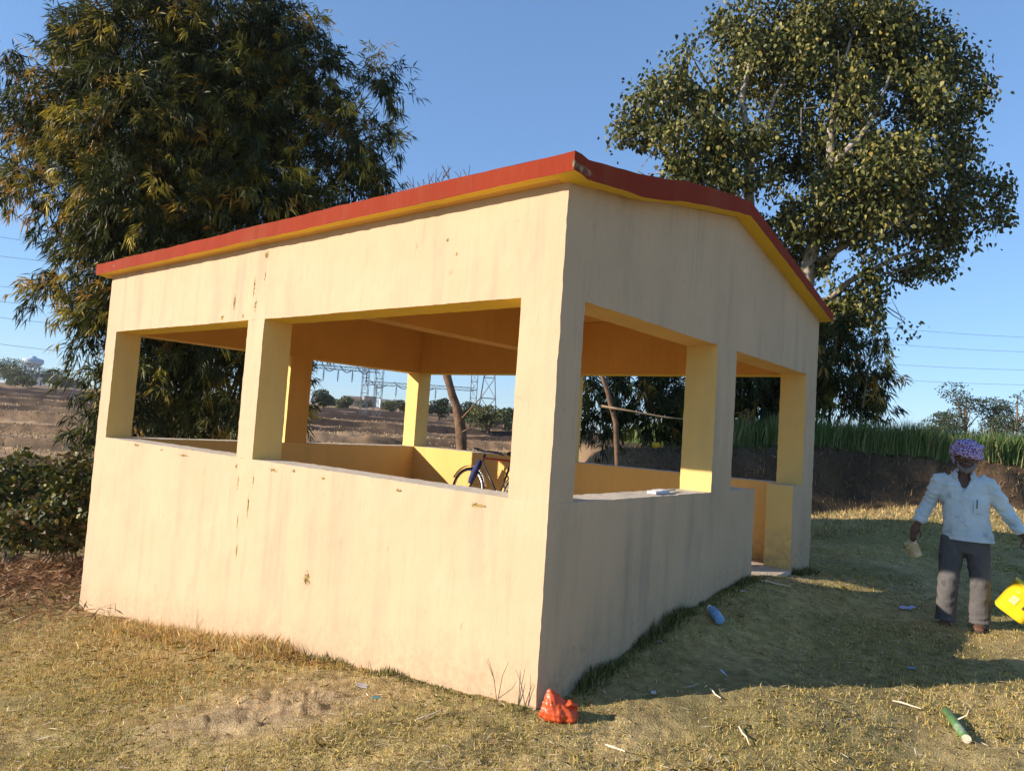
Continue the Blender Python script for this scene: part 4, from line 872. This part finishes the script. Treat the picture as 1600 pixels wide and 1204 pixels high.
# brush left on the ledge
p = np.array([-.13, 1.75, ZS+.016]); br = thing('paint_brush', 'wide whitened paint brush lying on the ledge of the shaded wall', 'brush', tuple(p), math.radians(96)); mb = MB()
mb.tube([(-.02, 0, 0), (.1, 0, .002), (.17, 0, .002), (.2, 0, .002)], [(.014, .009), (.012, .009), (.016, .011), (.008, .006)], 8); mb.build('handle', M_cut, br, True)
mb = MB(); mb.box((-.20, -.04, -.013), (-.02, .04, .013)); mb.box((-.30, -.036, -.012), (-.203, .036, .010)); mb.build('head', M_paper, br)
# yellow cloth on the bank
p = at(1027, 688, 18.9); p[2] = gz(p[0], p[1])+.02; mb = MB(); mb.rings(crumple(.11, 1.3, .7, .8, 33, .5, (0, 0, .07))); o = mb.build('yellow_cloth', mat('yellow_cloth', (0.75, 0.42, 0.02), .7, .2, 12), None, True); o.location = tuple(p); tag(o, 'small bright yellow bundle on top of the dark bank', 'bundle')

# ------------------------------------------------------------------ bicycle inside by the back wall
M_blk = mat('black_rubber', (0.02, 0.02, 0.022), 0.7, 0.2, 12); M_chrome = mat('dull_chrome', (0.55, 0.55, 0.55), 0.35, 0.15, 12, metal=0.9); M_fr = mat('worn_black_frame', (0.04, 0.04, 0.05), 0.4, 0.2, 10); M_rd = mat('red_frame_paint', (0.5, 0.05, 0.03), 0.4, 0.15, 10); M_navy = mat('navy_cloth', (0.03, 0.04, 0.13), 0.9, 0.25, 14)
hb = np.array([-4.55, 4.5]); bk = thing('bicycle', 'old black bicycle with red crossbar parked inside against the back wall', 'bicycle', (hb[0], hb[1], .272), 0); bk.rotation_euler = (math.radians(-7), 0, math.radians(-3))
Rw = .33
def wheel(x):
    mb = MB(); mb.tube([(x+Rw*math.cos(a), 0, Rw+Rw*math.sin(a)) for a in np.linspace(0, 2*math.pi, 41)], .018, 8, cap=False); w_ = mb.build('wheel', M_blk, bk, True)
    mb = MB(); mb.tube([(x+(Rw-.025)*math.cos(a), 0, Rw+(Rw-.025)*math.sin(a)) for a in np.linspace(0, 2*math.pi, 41)], .011, 6, cap=False); mb.build('rim', M_chrome, w_, True)
    mb = MB()
    for k in range(18): a = 2*math.pi*k/18; mb.tube([(x, .02*(-1)**k, Rw), (x+(Rw-.03)*math.cos(a), 0, Rw+(Rw-.03)*math.sin(a))], .0016, 3)
    mb.tube([(x, -.04, Rw), (x, .04, Rw)], .018, 8); mb.build('spokes', M_chrome, w_)
    mb = MB(); mb.tube([(x+(Rw+.045)*math.cos(a), 0, Rw+(Rw+.045)*math.sin(a)) for a in np.linspace(.25, 2.7, 16)], [(.004, .03)]*16, 6); mb.build('mudguard', M_chrome, bk, True)
wheel(-.28); wheel(.80)
mb = MB(); mb.tube([(-.28, 0, Rw), (-.13, 0, .62), (-.06, 0, .80)], .015, 8); mb.build('fork', M_fr, bk, True)
mb = MB(); mb.tube([(-.06, 0, .80), (-.03, 0, .90)], .02, 8); mb.build('head_tube', M_fr, bk, True)
mb = MB(); mb.tube([(-.05, 0, .84), (.53, 0, .84)], .016, 8); mb.build('top_tube', M_rd, bk, True)
mb = MB(); mb.tube([(-.06, 0, .78), (.37, 0, .30)], .017, 8); mb.tube([(.37, 0, .30), (.54, 0, .88)], .016, 8)
for s_ in (-1, 1): mb.tube([(.37, .03*s_, .30), (.80, .05*s_, Rw)], .01, 6); mb.tube([(.52, .03*s_, .82), (.80, .05*s_, Rw)], .009, 6)
mb.build('frame', M_fr, bk, True)
mb = MB(); mb.tube([(.10, .28, .93), (-.02, .26, .955), (-.06, .12, .96), (-.04, 0, .94), (-.06, -.12, .96), (-.02, -.26, .955), (.10, -.28, .93)], .012, 8); mb.build('handlebar', M_fr, bk, True)
mb = MB(); mb.tube([(-.03, 0, .88), (-.04, 0, .95)], .014, 8); mb.build('stem', M_chrome, bk, True)
mb = MB(); mb.ball((.56, 0, .94), (.14, .085, .04), 16, 8); mb.tube([(.54, 0, .86), (.55, 0, .93)], .013, 6); link('saddle', mb.mesh('saddle', True), M_blk, bk)
mb = MB(); mb.tube([(.62, 0, .74), (.98, 0, .74)], [(.008, .07)]*2, 8); mb.build('carrier', M_chrome, bk)
mb = MB(); mb.lathe([(.09, -.006), (.09, .006)], 20); o = mb.build('chainring', M_chrome, bk); o.location = (.37, -.05, .30); o.rotation_euler = (math.pi/2, 0, 0)
mb = MB(); mb.tube([(.37, -.07, .30), (.45, -.08, .16)], .009, 6); mb.box((.41, -.15, .145), (.49, -.08, .17)); mb.build('crank', M_chrome, bk)
mb = MB(); mb.tube([(-.09, -.02, .80), (-.15, -.03, .66), (-.21, -.03, .50), (-.23, -.03, .44)], [(.03, .03), (.05, .04), (.05, .04), (.03, .03)], 10); o = tag(mb.build('rolled_cloth', M_navy, None, True), 'dark navy rolled cloth tied to the front of the bicycle', 'cloth'); o.location = bk.location; o.rotation_euler = bk.rotation_euler
n = 30000; dd = 17+RNG.random(n)**1.6*70; sx = RNG.uniform(-.8, .1, n)*dd; X, Y = xy(dd, sx); P_ = np.stack([dd, sx*.2], -1); ok = fbm(P_, .35, 701, 3) > -.1; X, Y, dd = X[ok], Y[ok], dd[ok]; n = len(X)
tag(link('field_stubble', blades(n, X, Y, ground_z(X, Y, False)-.02, RNG.uniform(.06, .22, n), .012+.0011*dd, .7, palette(n, [(0.5, 0.36, 0.18), (0.34, 0.21, 0.1), (0.2, 0.12, 0.06), (0.6, 0.5, 0.32)], (3, 3, 3, 1))), M_blade), 'dry stubble and clods across the far fields', 'stubble', kind='stuff')
n = 5000; dd = RNG.uniform(16.6, 19.3, n); sx = RNG.uniform(3, 20, n); X, Y = xy(dd, sx)
tag(link('bank_grass', blades(n, X, Y, ground_z(X, Y, False)-.02, RNG.uniform(.06, .25, n), RNG.uniform(.012, .03, n), .9, palette(n, [(0.22, 0.16, 0.08), (0.12, 0.11, 0.04), (0.35, 0.25, 0.12)], (3, 2, 1))), M_blade), 'sparse dry grass on the dark soil bank', 'grass', kind='stuff')
#PART4
# ------------------------------------------------------------------ the man
M_skin = mat('dark_skin', (0.115, 0.055, 0.032), 0.5, 0.15, 14, spec=0.4)
M_shirt = mat('pale_stained_shirt', (0.56, 0.66, 0.68), 0.9, 0.12, 5, 0.25, 60, dark=((0.26, 0.31, 0.31), 7, .60, .14))
M_trou = mat('grey_trousers', (0.10, 0.095, 0.09), 0.9, 0.25, 5, 0.3, 60, dark=((0.07, 0.07, 0.07), 5, .6, .05))
M_shoe = mat('sandal_leather', (0.06, 0.045, 0.035), 0.6, 0.2, 14)
M_beard = mat('grey_beard', (0.22, 0.20, 0.18), 0.9, 0.4, 60, 0.6, 120)
M_eye = mat('eye_white', (0.55, 0.5, 0.45), 0.3, 0.05, 10); M_pup = mat('eye_dark', (0.02, 0.015, 0.01), 0.2, 0.05, 10); M_lip = mat('lips', (0.10, 0.04, 0.03), 0.5, 0.1, 10)
M_under = mat('blue_undershirt', (0.45, 0.55, 0.68), 0.9, 0.1, 10)
def turban_mat():
    m = bpy.data.materials.new('checked_purple_cloth'); m.use_nodes = True; N = m.node_tree.nodes; L = m.node_tree.links; b = N['Principled BSDF']; b.inputs['Roughness'].default_value = .9
    tc = N.new('ShaderNodeTexCoord'); vo = N.new('ShaderNodeTexChecker'); mp = N.new('ShaderNodeMapping'); no = N.new('ShaderNodeTexNoise'); no.inputs['Scale'].default_value = 16
    L.new(tc.outputs['Object'], no.inputs[0]); ad = N.new('ShaderNodeVectorMath'); ad.operation = 'MULTIPLY_ADD'; ad.inputs[1].default_value = (.04, .04, .04); L.new(no.outputs['Color'], ad.inputs[0]); L.new(tc.outputs['Object'], ad.inputs[2])
    mp.inputs['Rotation'].default_value = (.5, .4, .3); L.new(ad.outputs[0], mp.inputs[0]); L.new(mp.outputs[0], vo.inputs[0]); vo.inputs['Scale'].default_value = 55
    vo.inputs['Color1'].default_value = (0.14, 0.055, 0.24, 1); vo.inputs['Color2'].default_value = (0.52, 0.44, 0.58, 1); L.new(vo.outputs[0], b.inputs['Base Color'])
    return m
M_turb = turban_mat()
pm = on_ground(1503, 981); vd = pm[:2]-CAM[:2]; rzm = math.atan2(vd[1], vd[0])-math.pi/2
man = thing('person', 'man in pale shirt, grey trousers and purple checked turban walking with paint tin', 'person', tuple(pm), rzm)
def ell(c, rx, ry, n=20, z=None): return [(c[0]+rx*math.cos(2*math.pi*k/n), c[1]+ry*math.sin(2*math.pi*k/n), c[2]) for k in range(n)]
SEL, SER = np.array([-.195, .005, 1.275]), np.array([.155, .005, 1.275]); ELB, ERB = np.array([-.285, .045, 1.05]), np.array([.295, .05, 1.05]); WL, WR = np.array([-.362, -.02, .865]), np.array([.425, -.02, .865])
# body: one continuous skin from head to feet
mb = MB()
mb.rings([ell((.0, 0, .74), .15, .10), ell((.0, 0, .9), .155, .10), ell((-.01, 0, 1.05), .15, .095), ell((-.015, 0, 1.18), .165, .095), ell((-.02, 0, 1.26), .165, .085), ell((-.02, 0, 1.32), .09, .06), ell((-.015, -.01, 1.345), .052, .052), ell((-.005, -.025, 1.40), .048, .05), ell((0, -.03, 1.43), .05, .055)])
mb.ball((0, -.04, 1.485), (.074, .095, .115), 20, 14)                   # skull
mb.ball((0, -.085, 1.415), (.05, .05, .055), 16, 10)                     # jaw
mb.tube([(0, -.13, 1.505), (0, -.148, 1.475), (0, -.158, 1.462)], [.010, .015, .019], 8)   # nose
mb.ball((0, -.122, 1.512), (.052, .02, .012), 12, 6)                     # brow
for s_ in (-1, 1): mb.ball((s_*.076, -.03, 1.475), (.012, .022, .034), 10, 7); mb.ball((s_*.036, -.112, 1.455), (.02, .02, .02), 8, 6)
for A_, B_, C_2 in ((SEL, ELB, WL), (SER, ERB, WR)): mb.tube([A_, (A_+B_)/2, B_, (B_+C_2)/2, C_2], [.055, .046, .04, .036, .027], 12)
HIP = [(np.array([-.075, 0, .78]), np.array([-.105, -.055, .45]), np.array([-.13, -.02, .08])), (np.array([.085, 0, .78]), np.array([.125, -.02, .45]), np.array([.13, .07, .085]))]
for a, k_, f_ in HIP:
    mb.tube([a, (a+k_)/2, k_, (k_+f_)/2, f_], [.08, .07, .05, .048, .034], 12)
    mb.tube([f_+np.array([0, .035, -.04]), f_+np.array([0, -.02, -.035]), f_+np.array([-.005, -.09, -.052]), f_+np.array([-.008, -.15, -.06])], [(.03, .03), (.036, .034), (.042, .022), (.035, .014)], 12)
def finger(base, dirs, r=.0085):
    P_ = [np.array(base, float)]
    for d_ in dirs: P_.append(P_[-1]+np.array(d_))
    mb.tube(P_, list(np.linspace(r, r*.8, len(P_))), 8)
# right hand hooks over the tin's rim
mb.tube([WL, WL+np.array([-.012, -.006, -.035]), WL+np.array([-.024, -.008, -.085])], [(.027, .02), (.038, .018), (.036, .017)], 12)
pk = WL+np.array([-.024, -.008, -.085])
for i, (off, ln_) in enumerate(((-.030, .028), (-.011, .032), (.009, .031), (.028, .025))):
    finger(pk+np.array([off*.8, -off*.3, .004]), [(-.004, -.016, -ln_), (.0, -.004, -ln_*.9), (.006, .008, -ln_*.7)])
finger(WL+np.array([.014, -.012, -.045]), [(.016, -.02, -.026), (.002, -.016, -.03), (-.010, -.006, -.022)], .0095)
# left hand closes round the bucket's bail
mb.tube([WR, WR+np.array([.008, -.004, -.035]), WR+np.array([.012, -.006, -.082])], [(.027, .02), (.02, .037), (.018, .036)], 12)
pk = WR+np.array([.012, -.006, -.082])
for i, (off, ln_) in enumerate(((-.030, .028), (-.011, .031), (.009, .03), (.027, .024))):
    finger(pk+np.array([-.002, off, .006]), [(.018, 0, -ln_*.8), (-.012, 0, -ln_*.7), (-.022, 0, ln_*.35)])
finger(WR+np.array([-.006, -.03, -.04]), [(-.014, -.02, -.022), (-.004, -.006, -.03), (.012, .008, -.02)], .0095)
link('body', remeshed(mb, 'body', .0062, 3), M_skin, man)
for s_ in (-1, 1):
    mb = MB(); mb.ball((s_*.03, -.126, 1.488), (.0125, .009, .0085), 12, 8); e_ = mb.build('eye', M_eye, man, True)
    mb = MB(); mb.ball((s_*.03, -.1335, 1.486), (.0055, .003, .0058), 10, 6); mb.build('pupil', M_pup, e_, True)
mb = MB(); mb.tube([(-.024, -.126, 1.424), (-.008, -.136, 1.429), (.008, -.136, 1.429), (.024, -.126, 1.424)], [.003, .006, .006, .003], 8); mb.build('lips', M_lip, man, True)
mb = MB(); mb.tube([(-.066, -.06, 1.46), (-.058, -.095, 1.415), (-.03, -.128, 1.385), (0, -.137, 1.375), (.03, -.128, 1.385), (.058, -.095, 1.415), (.066, -.06, 1.46)], [(.008, .018), (.012, .022), (.013, .024), (.014, .026), (.013, .024), (.012, .022), (.008, .018)], 10)
mb.tube([(-.03, -.128, 1.436), (0, -.142, 1.444), (.03, -.128, 1.436)], [.004, .007, .004], 8)
link('beard', remeshed(mb, 'beard', .005, 1, lambda V: .003*vnoise(V, 90, 4)), M_beard, man)
# turban of twisted cloth
mb = MB(); mb.ball((-.003, -.025, 1.565), (.102, .118, .072), 20, 10)
for k, (tx_, ty_, rz_, rr, zc) in enumerate([(.10, -.35, .0, .029, 1.535), (.05, .30, 1, .028, 1.56), (-.15, -.12, 2, .027, 1.585), (.2, .12, 3, .025, 1.61), (-.05, -.30, 4, .022, 1.60), (.0, .0, 5, .026, 1.535)]):
    rx_, ry_ = (.103, .118) if zc < 1.57 else ((.086, .10) if zc < 1.6 else (.055, .065)); pts = []
    for a in np.linspace(0, 2*math.pi, 33): pts.append((-.003+rx_*math.cos(a), -.025+ry_*math.sin(a), zc+tx_*.12*math.sin(a)+ty_*.10*math.cos(a)))
    mb.tube(pts, [rr*(1+.12*math.sin(3*a+rz_)) for a in np.linspace(0, 2*math.pi, 33)], 10, cap=False)
mb.tube([(-.095, -.03, 1.53), (-.10, .0, 1.48), (-.092, .015, 1.44)], [(.02, .03), (.018, .03), (.01, .02)], 10)
link('turban', remeshed(mb, 'turban', .006, 1, lambda V: .0045*vnoise(V*np.array([1, 1, 2.2]), 34, 6)), M_turb, man)
# shirt
mb = MB()
mb.rings([ell((.03, 0, .75), .2, .135), ell((.03, 0, .785), .196, .132), ell((.02, 0, .86), .184, .122), ell((.005, 0, 1.0), .176, .116), ell((-.01, 0, 1.14), .188, .117), ell((-.02, 0, 1.24), .2, .108), ell((-.02, 0, 1.30), .165, .088), ell((-.018, -.005, 1.345), .085, .072), ell((-.015, -.01, 1.372), .066, .066)])
for A_, B_, C_2 in ((SEL, ELB, WL), (SER, ERB, WR)):
    e_ = C_2+(B_-C_2)*.05; mb.tube([A_+np.array([.06*(1 if A_[0] < 0 else -1), 0, .03]), A_, (A_+B_)/2, B_, (B_+e_)/2, e_], [.055, .074, .066, .06, .054, .048], 14)
def shirt_w(V):
    fold = vnoise(V*np.array([1.0, 1.0, .45]), 16, 11)*.007+vnoise(V*np.array([.8, .8, 1.5]), 30, 13)*.004
    arm = np.clip((np.abs(V[:, 0])-.2)/.05, 0, 1); return fold+arm*np.sin(V[:, 2]*95+V[:, 0]*40+4*vnoise(V, 12, 5))*.0045
me = remeshed(mb, 'shirt', .0085, 3, shirt_w)
bmh = bmesh.new(); bmh.from_mesh(me); dead = []
for f_ in bmh.faces:
    c = f_.calc_center_median()
    if c.z < .772 or (abs(c.x) < .1 and c.z > 1.358) or (c.y < 0.0 and c.z > 1.185 and abs(c.x+.012) < (c.z-1.185)*.40 and abs(c.x) < .08): dead.append(f_)
    elif abs(c.x) > .3 and c.z < .872 and abs(c.z-.865) < .03 and c.z < .868: dead.append(f_)
bmesh.ops.delete(bmh, geom=dead, context='FACES'); bmh.to_mesh(me); bmh.free()
so = link('shirt', me, M_shirt, man); md = so.modifiers.new('t', 'SOLIDIFY'); md.thickness = .004; md.offset = -1
mb = MB(); mb.rings([ell((-.014, -.003, 1.14), .166, .1), ell((-.018, -.003, 1.2), .169, .099), ell((-.018, -.003, 1.225), .169, .097)], cap=False); mb.build('undershirt', M_under, man, True)
for s_ in (-1, 1):       # collar points
    mb = MB(); c = np.array([-.015, -.01, 0])
    P_ = [c+np.array([s_*.012+s_*.055*math.sin(a), -.068*math.cos(a)*1.05, z]) for a, z in ((2.6, 1.385), (1.8, 1.386), (1.1, 1.372), (.6, 1.345))]; Q_ = [p_+np.array([s_*.022, -.016, -.035]) for p_ in P_]; Q_[-1] = P_[-1]+np.array([s_*.012, -.03, -.062]); Q_[-2] = P_[-2]+np.array([s_*.026, -.024, -.045])
    mb.add(P_+Q_, [(i, i+1, 4+i+1, 4+i) for i in range(3)]); o = mb.build('collar', M_shirt, man, True); md = o.modifiers.new('t', 'SOLIDIFY'); md.thickness = .005
mb = MB(); 
for z in (1.13, 1.04, .95, .86): mb = MB(); mb.ball((.004+(.02 if z < .9 else 0), -.124-(.003 if z < .9 else 0), z), (.0055, .003, .0055), 8, 5); mb.build('button', M_paper, man, True)
mb = MB(); mb.add([(.06, -.118, 1.02), (.14, -.098, 1.02), (.145, -.098, 1.12), (.062, -.119, 1.12)], [(0, 1, 2, 3)]); o = mb.build('pocket', M_shirt, man); md = o.modifiers.new('t', 'SOLIDIFY'); md.thickness = .008; md.offset = 1
mb = MB(); mb.tube([(.085, -.124, 1.06), (.085, -.124, 1.135)], .004, 6); mb.build('pen', M_fr, man)
# trousers
mb = MB(); mb.rings([ell((.01, 0, .66), .155, .115), ell((.01, 0, .74), .165, .12), ell((.01, 0, .83), .16, .115), ell((.01, 0, .9), .15, .105)])
for a, k_, f_ in HIP: mb.tube([a+np.array([0, 0, .0]), (a+k_)/2+np.array([0, 0, .02]), k_, (k_+f_)/2, f_+np.array([0, 0, .02]), f_+np.array([0, -.005, -.03])], [.1, .094, .083, .078, .08, .083], 16)
link('trousers', remeshed(mb, 'trousers', .009, 3, lambda V: vnoise(V*np.array([1, 1, .6]), 11, 21)*.011+np.sin(V[:, 2]*48+9*vnoise(V, 7, 23))*.0025*np.clip((.75-V[:, 2])*3, 0.2, 1)+vnoise(V, 30, 25)*.003), M_trou, man)
for a, k_, f_ in HIP:
    mb = MB(); mb.tube([f_+np.array([0, .06, -.072]), f_+np.array([0, .0, -.074]), f_+np.array([-.006, -.09, -.076]), f_+np.array([-.008, -.155, -.076])], [(.034, .008), (.038, .008), (.045, .008), (.032, .007)], 14); sd_ = mb.build('sandal', M_shoe, man, True)
    mb = MB(); mb.tube([f_+np.array([-.045, -.07, -.07]), f_+np.array([-.03, -.075, -.04]), f_+np.array([0, -.08, -.026]), f_+np.array([.028, -.075, -.04]), f_+np.array([.042, -.07, -.07])], [(.004, .014)]*5, 8); mb.build('strap', M_shoe, sd_, True)
# tin in his right hand
M_tin = mat('paint_spattered_tin', (0.60, 0.46, 0.24), 0.5, 0.2, 14, dark=((0.75, 0.68, 0.5), 20, .55, .08)); Rm = Matrix.Rotation(rzm, 4, 'Z')
def held(p): v = Rm @ Vector(p); return (v.x+pm[0], v.y+pm[1], v.z+pm[2])
tt_ = thing('paint_tin', 'small open cream paint tin hanging from the right hand of the man', 'tin', held((-.36, -.055, .575))); tt_.rotation_euler = (.12, -.40, rzm)
mb = MB(); mb.lathe([(.001, 0), (.05, 0), (.052, .006), (.052, .13), (.055, .134), (.053, .138), (.049, .134), (.048, .05), (.001, .05)], 28); mb.build('can', M_tin, tt_, True)
mb = MB(); mb.lathe([(.001, .052), (.0475, .052), (.0475, .056), (.001, .056)], 24); mb.build('paint', mat('wet_cream_paint', (0.75, 0.6, 0.36), .25, .05, 8), tt_)
# bucket in his left hand
M_buck = mat('yellow_bucket_plastic', (0.80, 0.56, 0.015), 0.4, 0.1, 8, spec=.5, dark=((0.80, 0.66, 0.25), 9, .62, .08)); M_logo = mat('dark_print', (0.06, 0.045, 0.03), .5, .1, 10)
bu = thing('paint_bucket', 'tilted yellow paint bucket hanging from the left hand of the man', 'bucket', held((.325, -.03, .20))); bu.rotation_euler = (0, .60, rzm)
def sq(r_, z, n=40, k=5.0):
    out = []
    for i in range(n):
        a = 2*math.pi*i/n; c_, s__ = math.cos(a), math.sin(a); f = (abs(c_)**k+abs(s__)**k)**(-1/k); out.append((r_*f*c_, r_*f*s__*.85, z))
    return out
mb = MB(); mb.rings([sq(r_, z) for r_, z in [(.004, 0), (.112, 0), (.12, .010), (.125, .26), (.131, .262), (.131, .28), (.125, .282), (.119, .27), (.112, .02), (.004, .018)]]); mb.build('pail', M_buck, bu, True)
mb = MB(); hx = []
for a in np.linspace(0, math.pi, 17): hx.append((-.16*math.sin(a)*.85-.0, .145*math.cos(a), .255+.30*math.sin(a)))
mb.tube(hx, .003, 6); mb.build('bail', M_chrome, bu, True)
for s_ in (-1, 1): mb = MB(); mb.box((-.015, s_*.14-.012, .235), (.015, s_*.14+.012, .272)); mb.build('lug', M_cap, bu)
def patch(a0, a1, z0, z1, m_, name, rr=.0015):
    mb = MB(); V_ = []
    for i in range(9):
        a = a0+(a1-a0)*i/8
        for z in (z0, z1): r_ = .113+.017*(z-.008)/.227+rr; V_.append((r_*math.cos(a), r_*math.sin(a), z))
    mb.add(V_, [(2*i, 2*i+2, 2*i+3, 2*i+1) for i in range(8)]); mb.build(name, m_, bu)
def flat_print(x0, x1, z0, z1, m_, name):
    mb = MB(); mb.box((x0, -.1085, z0), (x1, -.1055, z1)); mb.build(name, m_, bu)
flat_print(-.075, -.02, .10, .165, mat('worn_label', (0.76, 0.62, 0.25), .6, .3, 30), 'label'); flat_print(.03, .055, .105, .15, M_logo, 'print'); flat_print(.06, .085, .12, .16, M_logo, 'print')

# ------------------------------------------------------------------ thin winter haze over the fields
hz = MB(); hz.box((-460, -60, -4), (460, 560, 36))
M_haze = bpy.data.materials.new('haze'); M_haze.use_nodes = True; nt = M_haze.node_tree; nt.nodes.remove(nt.nodes['Principled BSDF']); pv = nt.nodes.new('ShaderNodeVolumePrincipled'); pv.inputs['Density'].default_value = 0.0002; pv.inputs['Color'].default_value = (0.86, 0.90, 0.95, 1); pv.inputs['Anisotropy'].default_value = 0.2
nt.links.new(pv.outputs[0], nt.nodes['Material Output'].inputs['Volume'])
tag(hz.build('haze', M_haze), kind='stuff')
